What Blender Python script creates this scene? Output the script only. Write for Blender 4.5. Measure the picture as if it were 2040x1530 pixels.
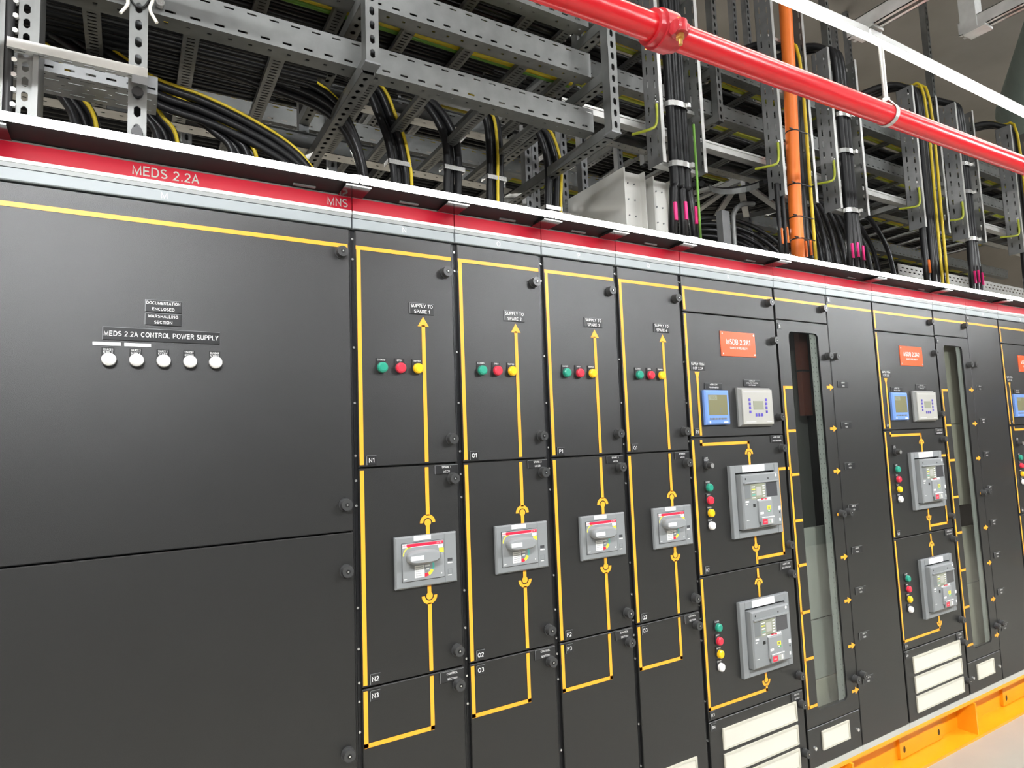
import bpy, math, random
from mathutils import Vector, Matrix
random.seed(7)
C = bpy.context.scene.collection
for o in list(bpy.data.objects): bpy.data.objects.remove(o, do_unlink=True)
PI = math.pi

# ------------------------------------------------------------------ camera
cam_d = bpy.data.cameras.new('camera'); cam = bpy.data.objects.new('camera', cam_d); C.objects.link(cam)
RX = Vector((0.85891114, -0.51071316, -0.03799629)); RD = Vector((0.01450269, 0.09841987, -0.9950393)); RF = Vector((0.51191925, 0.85409929, 0.09194064))
M3 = Matrix((RX, -RD, -RF)).transposed()
cam.matrix_world = Matrix.Translation((-0.54784921, -1.79107887, 1.48833121)) @ M3.to_4x4()
cam_d.sensor_width = 36; cam_d.lens = 1280.13 / 2040 * 36; cam_d.clip_start = 0.05
bpy.context.scene.camera = cam
# ------------------------------------------------------------------ world, exposure
w = bpy.data.worlds.new('world'); bpy.context.scene.world = w; w.use_nodes = True
w.node_tree.nodes['Background'].inputs[0].default_value = (0.8, 0.85, 0.9, 1)
w.node_tree.nodes['Background'].inputs[1].default_value = 0.3
vs = bpy.context.scene.view_settings
vs.view_transform = 'Standard'; vs.look = 'None'; vs.gamma = 1; vs.use_curve_mapping = False; vs.exposure = 1.35
LED_CABINET, LED_AISLE, LED_ROOM, LED_LOFT_FILL, LED_FILL = 6.5, 7.0, 175.0, 140.0, 11.0

# ------------------------------------------------------------------ materials
def mat(name, col, rough=0.5, metal=0.0, var=0.0, scale=30.0, bump=0.0, bscale=400.0, emit=0.0, coat=0.0, spec=0.5, stretch=None):
    m = bpy.data.materials.new(name); m.use_nodes = True; nt = m.node_tree; b = nt.nodes['Principled BSDF']
    c4 = (*col, 1)
    b.inputs['Base Color'].default_value = c4; b.inputs['Roughness'].default_value = rough; b.inputs['Metallic'].default_value = metal
    b.inputs['Specular IOR Level'].default_value = spec; b.inputs['Coat Weight'].default_value = coat
    if emit: b.inputs['Emission Color'].default_value = c4; b.inputs['Emission Strength'].default_value = emit
    tc = None
    if var or bump:
        tc = nt.nodes.new('ShaderNodeTexCoord'); src = tc.outputs['Object']
        if stretch:
            mp = nt.nodes.new('ShaderNodeMapping'); mp.inputs['Scale'].default_value = stretch
            nt.links.new(src, mp.inputs['Vector']); src = mp.outputs['Vector']
    if var:
        n = nt.nodes.new('ShaderNodeTexNoise'); n.inputs['Scale'].default_value = scale; n.inputs['Detail'].default_value = 5
        nt.links.new(src, n.inputs['Vector'])
        r = nt.nodes.new('ShaderNodeMapRange'); r.inputs['From Min'].default_value = 0.3; r.inputs['From Max'].default_value = 0.7
        r.inputs['To Min'].default_value = 1 - var; r.inputs['To Max'].default_value = 1 + var
        nt.links.new(n.outputs['Fac'], r.inputs['Value'])
        mx = nt.nodes.new('ShaderNodeVectorMath'); mx.operation = 'SCALE'; mx.inputs[0].default_value = col
        nt.links.new(r.outputs['Result'], mx.inputs['Scale']); nt.links.new(mx.outputs['Vector'], b.inputs['Base Color'])
    if bump:
        n2 = nt.nodes.new('ShaderNodeTexNoise'); n2.inputs['Scale'].default_value = bscale; n2.inputs['Detail'].default_value = 2
        nt.links.new(src, n2.inputs['Vector'])
        bp = nt.nodes.new('ShaderNodeBump'); bp.inputs['Strength'].default_value = bump; bp.inputs['Distance'].default_value = 0.001
        nt.links.new(n2.outputs['Fac'], bp.inputs['Height']); nt.links.new(bp.outputs['Normal'], b.inputs['Normal'])
    return m
M = {
 'panel': mat('panel powder coat', (0.0115, 0.0114, 0.0112), 0.36, 0, 0.05, 6, 0.5, 700, spec=0.75),
 'black': mat('black steel', (0.012, 0.012, 0.013), 0.35),
 'canopy': mat('black canopy paint', (0.012, 0.013, 0.014), 0.6, spec=0.2),
 'bracket': mat('glossy black bracket', (0.012, 0.012, 0.013), 0.12),
 'rail_grey': mat('grey header', (0.30, 0.33, 0.345), 0.45, 0, 0.03, 10),
 'lip_grey': mat('light grey header lip', (0.27, 0.28, 0.28), 0.45),
 'red': mat('red header', (0.93, 0.020, 0.060), 0.4),
 'white': mat('white print', (0.88, 0.88, 0.86), 0.5),
 'orange_line': mat('orange mimic tape', (0.98, 0.42, 0.03), 0.42),
 'yellow': mat('yellow sticker', (0.95, 0.85, 0.05), 0.5),
 'plate': mat('black engraved plate', (0.022, 0.022, 0.023), 0.3),
 'lock': mat('black lock', (0.05, 0.05, 0.05), 0.35),
 'recess_black': mat('recess black', (0.006, 0.006, 0.006), 0.5),
 'lamp_white': mat('white lens', (0.86, 0.85, 0.82), 0.3),
 'lamp_green': mat('green lens', (0.02, 0.30, 0.20), 0.3),
 'lamp_red': mat('red lens', (0.72, 0.03, 0.06), 0.3),
 'lamp_yellow': mat('yellow lens', (0.95, 0.55, 0.01), 0.3),
 'plastic': mat('grey plastic', (0.235, 0.245, 0.25), 0.45, 0, 0.03, 8),
 'plastic_lt': mat('light grey plastic', (0.28, 0.29, 0.295), 0.4),
 'plastic_dk': mat('dark grey plastic', (0.17, 0.18, 0.185), 0.45),
 'display': mat('dark display', (0.07, 0.07, 0.075), 0.15),
 'teal': mat('teal print', (0.10, 0.45, 0.38), 0.5),
 'green_print': mat('green print', (0.08, 0.40, 0.10), 0.5),
 'olive': mat('olive lcd', (0.20, 0.19, 0.10), 0.3),
 'lcd_lt': mat('pale olive lcd', (0.27, 0.28, 0.21), 0.3),
 'blue': mat('blue meter casing', (0.16, 0.30, 0.68), 0.4),
 'blue_key': mat('violet blue keys', (0.10, 0.07, 0.45), 0.4),
 'ctl': mat('warm grey controller', (0.42, 0.41, 0.375), 0.45),
 'ctl_dk': mat('controller rim', (0.24, 0.24, 0.23), 0.45),
 'sign': mat('orange sign', (0.72, 0.10, 0.022), 0.3),
 'grille': mat('cream grille', (0.60, 0.57, 0.48), 0.5),
 'sill': mat('pale grey sill', (0.50, 0.50, 0.46), 0.5),
 'base': mat('orange yellow base paint', (0.88, 0.37, 0.008), 0.4, 0, 0.05, 5),
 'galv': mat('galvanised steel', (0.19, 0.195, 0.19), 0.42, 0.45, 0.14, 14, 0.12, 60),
 'galv_lt': mat('pale galvanised steel and lit faces', (0.52, 0.52, 0.50), 0.38, 0.5, 0.12, 18),
 'galv_dk': mat('dull galvanised steel and shaded faces', (0.235, 0.24, 0.245), 0.5, 0.4, 0.12, 14),
 'zinc': mat('zinc bolt', (0.75, 0.75, 0.73), 0.25, 0.8),
 'alu': mat('aluminium profile', (0.72, 0.72, 0.70), 0.35, 0.3),
 'cable': mat('black cable sheath', (0.012, 0.012, 0.013), 0.36, 0, 0.1, 60, spec=0.35),
 'cable_y': mat('yellow stripe cable', (0.62, 0.46, 0.02), 0.4),
 'cable_g': mat('green cable', (0.14, 0.33, 0.04), 0.4),
 'cable_yg': mat('yellow green wire', (0.42, 0.46, 0.04), 0.4),
 'orange': mat('orange conduit', (0.88, 0.20, 0.025), 0.42),
 'pipe': mat('red gloss pipe', (0.66, 0.012, 0.02), 0.27),
 'coupling': mat('red cast coupling', (0.50, 0.03, 0.04), 0.35, 0, 0.1, 20),
 'brass': mat('brass bolt', (0.70, 0.42, 0.12), 0.3, 0.8),
 'duct': mat('pale grey bus duct', (0.72, 0.715, 0.67), 0.45, 0, 0.04, 4),
 'pink': mat('pink marker', (0.85, 0.03, 0.22), 0.4),
 'omark': mat('orange marker', (0.90, 0.20, 0.04), 0.4),
 'tie_white': mat('white tie', (0.75, 0.73, 0.66), 0.5),
 'bar_brown': mat('brown bar', (0.20, 0.055, 0.035), 0.5),
 'inner': mat('cabinet interior', (0.24, 0.24, 0.23), 0.6, 0, 0.1, 3),
 'strip': mat('perforated grey strip', (0.34, 0.35, 0.34), 0.5),
 'wall': mat('warm grey concrete', (0.27, 0.24, 0.205), 0.85, 0, 0.12, 1.5, 0.2, 20),
 'wall2': mat('dark cladding', (0.05, 0.05, 0.05), 0.7, 0, 0.06, 1.5),
 'ceil': mat('soffit deck', (0.25, 0.228, 0.20), 0.8, 0, 0.1, 2),
 'floor': mat('warm grey floor', (0.39, 0.37, 0.315), 0.35, 0, 0.06, 3),
 'tube_teal': mat('plain pale teal', (0.30, 0.38, 0.36), 0.6, 0, 0.08, 5),
 'led_c': mat('cabinet led diffuser', (1.0, 0.985, 0.95), 0.4, emit=LED_CABINET),
 'led_a': mat('aisle led diffuser', (1.0, 0.97, 0.88), 0.4, emit=LED_AISLE),
 'led_r': mat('room led diffuser', (0.96, 0.985, 1.0), 0.4, emit=LED_ROOM),
 'led_fill': mat('high bay diffuser', (0.97, 0.985, 1.0), 0.4, emit=LED_FILL),
 'inner_lt': mat('shroud plate paled as floor reflection', (0.42, 0.42, 0.40), 0.55, 0, 0.05, 3),
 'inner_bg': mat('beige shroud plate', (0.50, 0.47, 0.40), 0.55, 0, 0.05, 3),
 'led_side_fill': mat('side fill diffuser', (0.97, 0.985, 1.0), 0.4, emit=34.0),
 'led_loft_fill': mat('loft fill diffuser', (1.0, 0.97, 0.92), 0.4, emit=LED_LOFT_FILL),
}
def glass_mat():
    m = bpy.data.materials.new('window glass'); m.use_nodes = True; nt = m.node_tree; nt.nodes.clear()
    out = nt.nodes.new('ShaderNodeOutputMaterial'); mix = nt.nodes.new('ShaderNodeMixShader'); fr = nt.nodes.new('ShaderNodeFresnel')
    fr.inputs[0].default_value = 1.7
    tr = nt.nodes.new('ShaderNodeBsdfTransparent'); tr.inputs[0].default_value = (0.80, 0.82, 0.80, 1)
    gl = nt.nodes.new('ShaderNodeBsdfGlossy'); gl.inputs['Roughness'].default_value = 0.03
    geo = nt.nodes.new('ShaderNodeNewGeometry'); sub = nt.nodes.new('ShaderNodeMath'); sub.operation = 'SUBTRACT'; sub.inputs[0].default_value = 1.0; mul = nt.nodes.new('ShaderNodeMath'); mul.operation = 'MULTIPLY'
    nt.links.new(geo.outputs['Backfacing'], sub.inputs[1]); nt.links.new(sub.outputs[0], mul.inputs[0]); nt.links.new(fr.outputs[0], mul.inputs[1]); nt.links.new(mul.outputs[0], mix.inputs[0]); nt.links.new(tr.outputs[0], mix.inputs[1]); nt.links.new(gl.outputs[0], mix.inputs[2])
    nt.links.new(mix.outputs[0], out.inputs[0]); return m
M['glass'] = glass_mat()

# ------------------------------------------------------------------ mesh builder
ROOT = {}
def tag(o, label=None, cat=None, group=None, kind=None):
    if label: o['label'] = label
    if cat: o['category'] = cat
    if group: o['group'] = group
    if kind: o['kind'] = kind
    return o
def empty(name, loc, label, cat, group=None):
    o = bpy.data.objects.new(name, None); o.empty_display_size = 0.05; C.objects.link(o); o.location = loc; ROOT[o] = Vector(loc)
    return tag(o, label, cat, group)
# uniform-stroke sans lettering: every glyph is a set of polylines on a cap height of 0.7
def _arc(cx, cy, rx, ry, a0, a1, n=8): return [(cx + rx * math.cos(math.radians(a0 + (a1 - a0) * i / n)), cy + ry * math.sin(math.radians(a0 + (a1 - a0) * i / n))) for i in range(n + 1)]
_S = _arc(.24, .525, .19, .140, 35, 270, 9) + _arc(.24, .190, .20, .155, 90, -145, 9)[0:]
_O = _arc(.29, .35, .25, .315, 90, 450, 18)
GLY = {
 'A': (.54, [[(.03, 0), (.27, .68), (.51, 0)], [(.12, .24), (.42, .24)]]), 'B': (.50, [[(.06, .035), (.06, .665), (.26, .665)] + _arc(.28, .515, .15, .15, 90, -90, 6) + [(.06, .365)], [(.28, .365)] + _arc(.29, .20, .17, .165, 90, -90, 6) + [(.06, .035)]]),
 'C': (.56, [_arc(.30, .35, .25, .315, 45, 315, 14)]), 'D': (.55, [[(.06, .035), (.06, .665), (.24, .665)] + _arc(.25, .35, .25, .315, 90, -90, 10) + [(.06, .035)]]),
 'E': (.47, [[(.45, .035), (.06, .035), (.06, .665), (.44, .665)], [(.06, .36), (.41, .36)]]), 'F': (.44, [[(.06, 0), (.06, .665), (.43, .665)], [(.06, .35), (.38, .35)]]),
 'G': (.59, [_arc(.30, .35, .25, .315, 45, 300, 14) + [(.52, .10), (.52, .32), (.32, .32)]]), 'H': (.54, [[(.06, 0), (.06, .70)], [(.48, 0), (.48, .70)], [(.06, .36), (.48, .36)]]),
 'I': (.14, [[(.07, 0), (.07, .70)]]), 'J': (.38, [[(.31, .70), (.31, .2)] + _arc(.18, .17, .13, .135, 0, -180, 6)]), 'K': (.51, [[(.06, 0), (.06, .70)], [(.47, .70), (.06, .28)], [(.19, .40), (.49, 0)]]), 'L': (.42, [[(.06, .70), (.06, .035), (.41, .035)]]),
 'M': (.64, [[(.06, 0), (.06, .66), (.32, .05), (.58, .66), (.58, 0)]]), 'N': (.54, [[(.06, 0), (.06, .66), (.48, .04), (.48, .70)]]), 'O': (.58, [_O]), 'P': (.48, [[(.06, 0), (.06, .665), (.26, .665)] + _arc(.28, .50, .165, .165, 90, -90, 7) + [(.06, .335)]]),
 'Q': (.59, [_O, [(.36, .17), (.54, -.02)]]), 'R': (.52, [[(.06, 0), (.06, .665), (.27, .665)] + _arc(.29, .51, .155, .155, 90, -90, 7) + [(.06, .355)], [(.30, .355), (.47, 0)]]), 'S': (.48, [_S]), 'T': (.46, [[(.0, .665), (.46, .665)], [(.23, .665), (.23, 0)]]),
 'U': (.54, [[(.06, .70), (.06, .25)] + _arc(.27, .24, .21, .205, 180, 360, 9) + [(.48, .70)]]), 'V': (.50, [[(.02, .70), (.25, .03), (.48, .70)]]), 'W': (.76, [[(.02, .70), (.20, .03), (.38, .66), (.56, .03), (.74, .70)]]), 'X': (.50, [[(.03, 0), (.46, .70)], [(.04, .70), (.47, 0)]]), 'Y': (.50, [[(.02, .70), (.25, .31), (.48, .70)], [(.25, .31), (.25, 0)]]), 'Z': (.46, [[(.04, .665), (.41, .665), (.03, .035), (.43, .035)]]),
 '0': (.44, [_arc(.22, .35, .17, .315, 90, 450, 16)]), '1': (.30, [[(.03, .55), (.20, .66), (.20, 0)]]), '2': (.44, [_arc(.22, .49, .17, .175, 165, -30, 9) + [(.05, .035), (.41, .035)]]), '3': (.44, [_arc(.21, .515, .155, .15, 150, -90, 8), _arc(.21, .20, .17, .165, 90, -150, 8)]),
 '4': (.46, [[(.32, 0), (.32, .66), (.04, .19), (.43, .19)]]), '5': (.44, [[(.38, .665), (.11, .665), (.07, .36)] + _arc(.21, .225, .17, .19, 120, -145, 9)]), '6': (.44, [_arc(.22, .215, .165, .18, 0, 360, 12), _arc(.30, .33, .245, .335, 180, 78, 6)]), '7': (.42, [[(.03, .665), (.39, .665), (.15, 0)]]), '8': (.44, [_arc(.22, .515, .145, .15, 90, 450, 12), _arc(.22, .195, .17, .16, 90, 450, 12)]), '9': (.44, [_arc(.22, .485, .165, .18, 0, 360, 12), _arc(.14, .37, .245, .335, 0, -102, 6)]),
 '.': (.18, [[(.05, .05), (.14, .05)]]), '-': (.26, [[(.03, .27), (.23, .27)]]), ' ': (.22, []),
}
_tc = {}
def text_mesh(s, bold):
    k = (s, bold)
    if k not in _tc:
        hw = 0.052 if bold else 0.044; vs_ = []; fs = []; x = 0.0
        for ch in s:
            wd, pl = GLY.get(ch, GLY[' '])
            for p in pl:
                closed = len(p) > 4 and abs(p[0][0] - p[-1][0]) + abs(p[0][1] - p[-1][1]) < 1e-6
                N = len(p); b0 = len(vs_)
                for i in range(N):
                    q0 = p[i - 1] if i else (p[-2] if closed else None); q1 = p[i + 1] if i < N - 1 else (p[1] if closed else None); c = p[i]
                    d0 = Vector((c[0] - q0[0], c[1] - q0[1])).normalized() if q0 else None; d1 = Vector((q1[0] - c[0], q1[1] - c[1])).normalized() if q1 else None
                    d0 = d0 or d1; d1 = d1 or d0; n0 = Vector((-d0.y, d0.x)); n1 = Vector((-d1.y, d1.x)); m_ = n0 + n1
                    m_ = m_ / max(0.30, m_.dot(n0)) if m_.length > 1e-6 else n0
                    for sg in (1, -1): vs_.append(Vector((x + c[0] + m_.x * hw * sg, c[1] + m_.y * hw * sg, 0)))
                for i in range(N - 1): fs.append((b0 + 2 * i, b0 + 2 * i + 1, b0 + 2 * i + 3, b0 + 2 * i + 2))
            x += wd + (0.10 if bold else 0.085)
        _tc[k] = (vs_, fs)
    return _tc[k]
class MB:
    def __init__(s): s.v = []; s.f = []; s.mi = []; s.ms = []; s.sm = []
    def m(s, k):
        if k not in s.ms: s.ms.append(k)
        return s.ms.index(k)
    def add(s, vs_, fs, k, smooth=False):
        b = len(s.v); i = s.m(k); s.v += [tuple(p) for p in vs_]
        for f in fs: s.f.append(tuple(b + q for q in f)); s.mi.append(i); s.sm.append(smooth)
        return s
    def box(s, x0, x1, y0, y1, z0, z1, k):
        vs_ = [(x0, y0, z0), (x1, y0, z0), (x1, y1, z0), (x0, y1, z0), (x0, y0, z1), (x1, y0, z1), (x1, y1, z1), (x0, y1, z1)]
        return s.add(vs_, [(0, 3, 2, 1), (4, 5, 6, 7), (0, 1, 5, 4), (1, 2, 6, 5), (2, 3, 7, 6), (3, 0, 4, 7)], k)
    def bev(s, x0, x1, y0, y1, z0, z1, b, k):           # box with its front (y0) edges chamfered
        vs_ = [(x0 + b, y0, z0 + b), (x1 - b, y0, z0 + b), (x1 - b, y0, z1 - b), (x0 + b, y0, z1 - b),
               (x0, y0 + b, z0), (x1, y0 + b, z0), (x1, y0 + b, z1), (x0, y0 + b, z1),
               (x0, y1, z0), (x1, y1, z0), (x1, y1, z1), (x0, y1, z1)]
        return s.add(vs_, [(0, 1, 2, 3), (4, 5, 1, 0), (5, 6, 2, 1), (6, 7, 3, 2), (7, 4, 0, 3), (8, 9, 5, 4), (9, 10, 6, 5), (10, 11, 7, 6), (11, 8, 4, 7), (11, 10, 9, 8)], k)
    def cyl(s, p0, p1, r, n=12, k='galv', r2=None, smooth=True):
        p0 = Vector(p0); p1 = Vector(p1); d = (p1 - p0).normalized(); a = d.orthogonal().normalized(); b = d.cross(a)
        r2 = r if r2 is None else r2
        ring = [(math.cos(2 * PI * i / n), math.sin(2 * PI * i / n)) for i in range(n)]
        vs_ = [p0 + (a * c + b * q) * r for c, q in ring] + [p1 + (a * c + b * q) * r2 for c, q in ring]
        s.add(vs_, [(i, (i + 1) % n, n + (i + 1) % n, n + i) for i in range(n)], k, smooth)
        s.add(vs_[:n], [tuple(reversed(range(n)))], k); s.add(vs_[n:], [tuple(range(n))], k)
        return s
    def tube(s, pts, r, n=8, k='cable', cap=True):
        pts = [Vector(p) for p in pts]; N = len(pts); T = []
        for i in range(N): T.append((pts[min(i + 1, N - 1)] - pts[max(i - 1, 0)]).normalized())
        a = T[0].orthogonal().normalized(); vs_ = []
        for i in range(N):
            a = (a - T[i] * a.dot(T[i])).normalized(); b = T[i].cross(a)
            vs_ += [pts[i] + (a * math.cos(2 * PI * j / n) + b * math.sin(2 * PI * j / n)) * r for j in range(n)]
        fs = [(i * n + j, i * n + (j + 1) % n, (i + 1) * n + (j + 1) % n, (i + 1) * n + j) for i in range(N - 1) for j in range(n)]
        s.add(vs_, fs, k, True)
        if cap: s.add(vs_[:n], [tuple(reversed(range(n)))], k); s.add(vs_[-n:], [tuple(range(n))], k)
        return s
    def rect(s, x0, x1, z0, z1, y, k): return s.add([(x0, y, z0), (x1, y, z0), (x1, y, z1), (x0, y, z1)], [(0, 1, 2, 3)], k)
    def poly(s, pts, y, k): return s.add([(x, y, z) for x, z in pts], [tuple(range(len(pts)))], k)
    def text(s, t, x, z, h, y, k='white', al='c', bold=False, sx=1.0):
        vs_, fs = text_mesh(t, bold)
        if not vs_: return s
        sc = h / 0.70; x0 = min(v.x for v in vs_); x1 = max(v.x for v in vs_); wd = (x1 - x0) * sc * sx
        ox = x - wd / 2 if al == 'c' else x
        return s.add([(ox + (v.x - x0) * sc * sx, y, z + v.y * sc) for v in vs_], fs, k)
    def disc(s, cx, cz, r, y, k, n=16): return s.poly([(cx + r * math.cos(2 * PI * i / n), cz + r * math.sin(2 * PI * i / n)) for i in range(n)], y, k)
    def arc(s, cx, cz, r0, r1, a0, a1, y, k, n=14):
        vs_ = []
        for i in range(n + 1):
            a = math.radians(a0 + (a1 - a0) * i / n); vs_ += [(cx + r0 * math.cos(a), y, cz + r0 * math.sin(a)), (cx + r1 * math.cos(a), y, cz + r1 * math.sin(a))]
        return s.add(vs_, [(2 * i, 2 * i + 1, 2 * i + 3, 2 * i + 2) for i in range(n)], k)
    # sheet with real openings: O corner, U along (length L), W across; rows = (w0, w1, pitch, hole length, phase); oct chamfers the corners
    def sheet(s, O, U, W, L, H, rows, k, t=0.002, octo=False):
        O = Vector(O); U = Vector(U); W = Vector(W); Nn = U.cross(W)
        def pq(u0, u1, w0, w1):
            for off, rev in ((0, False), (t, True)):
                c = [O + U * a + W * b + Nn * off for a, b in ((u0, w0), (u1, w0), (u1, w1), (u0, w1))]
                s.add(c, [(3, 2, 1, 0)] if not rev else [(0, 1, 2, 3)], k)
        w = 0.0
        for (w0, w1, pitch, hl, ph) in sorted(rows):
            if w0 > w: pq(0, L, w, w0)
            u = 0.0; i = 0
            while True:
                h0 = ph + i * pitch; h1 = h0 + hl; i += 1
                if h1 > L - 0.002: break
                if h0 < 0.002: continue
                if octo:
                    m_ = (pitch - hl) / 2 * 0.9; c0 = h0 - m_; c1 = h1 + m_
                    if c0 < u or c1 > L: continue
                    if c0 > u: pq(u, c0, w0, w1)
                    e = min(hl, w1 - w0) * 0.36; wm0, wm1 = w0, w1
                    inn = [(h0 + e, wm0), (h1 - e, wm0), (h1, wm0 + e), (h1, wm1 - e), (h1 - e, wm1), (h0 + e, wm1), (h0, wm1 - e), (h0, wm0 + e)]
                    outc = [(h0 + e, w0), (h1 - e, w0), (c1, w0), (c1, w0 + e), (c1, w1 - e), (c1, w1), (h1 - e, w1), (h0 + e, w1), (c0, w1), (c0, w1 - e), (c0, w0 + e), (c0, w0)]
                    for off, rev in ((0, False), (t, True)):
                        P_ = lambda q: O + U * q[0] + W * q[1] + Nn * off
                        for tri in ([outc[1], outc[2], outc[3], inn[2]], [outc[3], outc[4], inn[3], inn[2]], [outc[4], outc[5], outc[6], inn[3]],
                                    [outc[7], outc[8], outc[9], inn[6]], [outc[9], outc[10], inn[7], inn[6]], [outc[10], outc[11], outc[0], inn[7]]):
                            c = [P_(q) for q in tri]
                            s.add(c, [(0, 1, 2, 3)] if rev else [(3, 2, 1, 0)], k)
                    u = c1
                else:
                    if h0 > u: pq(u, h0, w0, w1)
                    u = h1
            if u < L: pq(u, L, w0, w1)
            w = w1
        if w < H: pq(0, L, w, H)
        return s
    def build(s, name, parent=None, label=None, cat=None, group=None, kind=None, origin=None):
        me = bpy.data.meshes.new(name)
        if parent is not None: org = ROOT[parent]
        elif origin is not None: org = Vector(origin)
        else:
            xs = [p[0] for p in s.v]; ys = [p[1] for p in s.v]; zs = [p[2] for p in s.v]
            org = Vector(((min(xs) + max(xs)) / 2, (min(ys) + max(ys)) / 2, min(zs)))
        ox, oy, oz = org
        me.from_pydata([(a - ox, b - oy, c - oz) for a, b, c in s.v], [], s.f)
        for k in s.ms: me.materials.append(M[k])
        me.polygons.foreach_set('material_index', s.mi); me.polygons.foreach_set('use_smooth', s.sm); me.update()
        o = bpy.data.objects.new(name, me); C.objects.link(o)
        if parent is not None: o.parent = parent; ROOT[o] = org
        else: o.location = org; ROOT[o] = org
        return tag(o, label, cat, group, kind)
def cr(pts, n=6):                                       # Catmull-Rom through the points
    P_ = [Vector(p) for p in pts]; P_ = [P_[0] * 2 - P_[1]] + P_ + [P_[-1] * 2 - P_[-2]]; out = []
    for i in range(1, len(P_) - 2):
        a, b, c, d = P_[i - 1:i + 3]
        for j in range(n):
            t = j / n; out.append(0.5 * ((2 * b) + (c - a) * t + (2 * a - 5 * b + 4 * c - d) * t * t + (3 * b - a - 3 * c + d) * t ** 3))
    return out + [P_[-2]]

# ------------------------------------------------------------------ the room
FZ = -0.11
def struct(name, mb): return mb.build(name, kind='structure')
struct('floor', MB().box(-5, 11, -4.2, 4.6, FZ - 0.1, FZ, 'floor'))
wb = struct('wall_back', MB().box(-5, 11, 4.4, 4.6, FZ, 5.2, 'wall'))
for i in range(34):
    x = -2.0 + i * 0.37; MB().box(x, x + 0.09, 4.34, 4.4, FZ, 5.1, 'galv_dk').build('cladding_rib', wb)
struct('wall_front', MB().box(-5, 11, -4.2, -4.0, FZ, 5.2, 'wall2'))
struct('wall_left', MB().box(-5, -4.8, -4.0, 4.4, FZ, 5.2, 'wall'))
struct('wall_right', MB().box(10.8, 11, -4.0, 4.4, FZ, 5.2, 'wall'))
struct('ceiling', MB().box(-5, 11, -4.2, 4.6, 5.1, 5.3, 'ceil'))
# ------------------------------------------------------------------ switchgear cabinets
ZT = 2.125
GAPL, GAPR = 0.005, 0.010
Y = -0.0011                                             # print and tape on the door skin
def lock(door, x, z):
    b = MB(); b.cyl((x, 0.0, z), (x, -0.004, z), 0.0185, 20, 'lock'); b.cyl((x, -0.004, z), (x, -0.021, z), 0.0165, 20, 'lock', 0.0155)
    b.arc(x, z, 0.0075, 0.0145, 0, 360, -0.0214, 'lock', 20); b.cyl((x, -0.0212, z), (x, -0.0222, z), 0.0062, 6, 'recess_black', smooth=False)
    b.disc(x, z, 0.0026, -0.0226, 'zinc', 8)
    b.build('lock', door)
def plate(par, x0, x1, z0, z1, lines, h, name='name_plate', k='plate', tk='white', bold=True, edge=True, ytop=None):
    b = MB(); t = 0.0028
    b.bev(x0, x1, -t, 0.0, z0, z1, 0.0006, k)
    if edge:                                            # pale lines along the left and top edges of the plate
        b.rect(x0, x0 + 0.0012, z0, z1, -t - 0.0002, 'lip_grey'); b.rect(x0, x1, z1 - 0.0009, z1, -t - 0.0002, 'plastic')
    n = len(lines)
    for i, s in enumerate(lines):
        zc = z1 - (z1 - z0) * (i + 0.5) / n if n > 1 else (z0 + z1) / 2
        if ytop is not None: zc = ytop - i * h * 1.5
        wd = x1 - x0 - 0.006; vs_, _ = text_mesh(s, bold)
        tw = (max(v.x for v in vs_) - min(v.x for v in vs_)) * h / 0.7 if vs_ else 0
        b.text(s, (x0 + x1) / 2, zc - h / 2, h, -t - 0.0004, tk, bold=bold, sx=min(1, wd / tw) if tw else 1)
    return b.build(name, par)
def lamp(cab, x, z, k, lines, tagw=0.028, tagtop=0.029):
    b = MB(); b.cyl((x, 0, z), (x, -0.006, z), 0.0165, 20, 'lock'); b.cyl((x, -0.006, z), (x, -0.015, z), 0.0158, 20, 'lamp_' + k, 0.0148)
    b.cyl((x, -0.015, z), (x, -0.0185, z), 0.0148, 20, 'lamp_' + k, 0.0105)
    o = b.build('indicator_lamp', cab, k + ' indicator lamp')
    plate(o, x - tagw / 2 - 0.002, x + tagw / 2 - 0.002, z - 0.004, z + tagtop, lines, 0.0048, 'lamp_tag', edge=False, ytop=z + tagtop - 0.005)
class Mimic:
    def __init__(s): s.b = MB(); s.w = 0.0118
    def v(s, x, z0, z1): s.b.rect(x - s.w / 2, x + s.w / 2, min(z0, z1), max(z0, z1), Y, 'orange_line'); return s
    def h(s, x0, x1, z): s.b.rect(min(x0, x1), max(x0, x1), z - s.w / 2, z + s.w / 2, Y, 'orange_line'); return s
    def sock(s, x, z, up, zend):                        # half ring over a ball with its stem
        a = (0, 180) if up else (180, 360)
        s.b.arc(x, z, 0.0142, 0.0245, *a, Y, 'orange_line'); s.b.disc(x, z + (0.0006 if up else -0.0006), 0.0104, Y - 0.0002, 'orange_line')
        s.v(x, z, zend); return s
    def build(s, door): return s.b.build('mimic_line', door)
def door(cab, x0, x1, z0, z1):
    return MB().bev(x0, x1, 0.0, 0.022, z0, z1, 0.0022, 'panel').build('door', cab)
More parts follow.
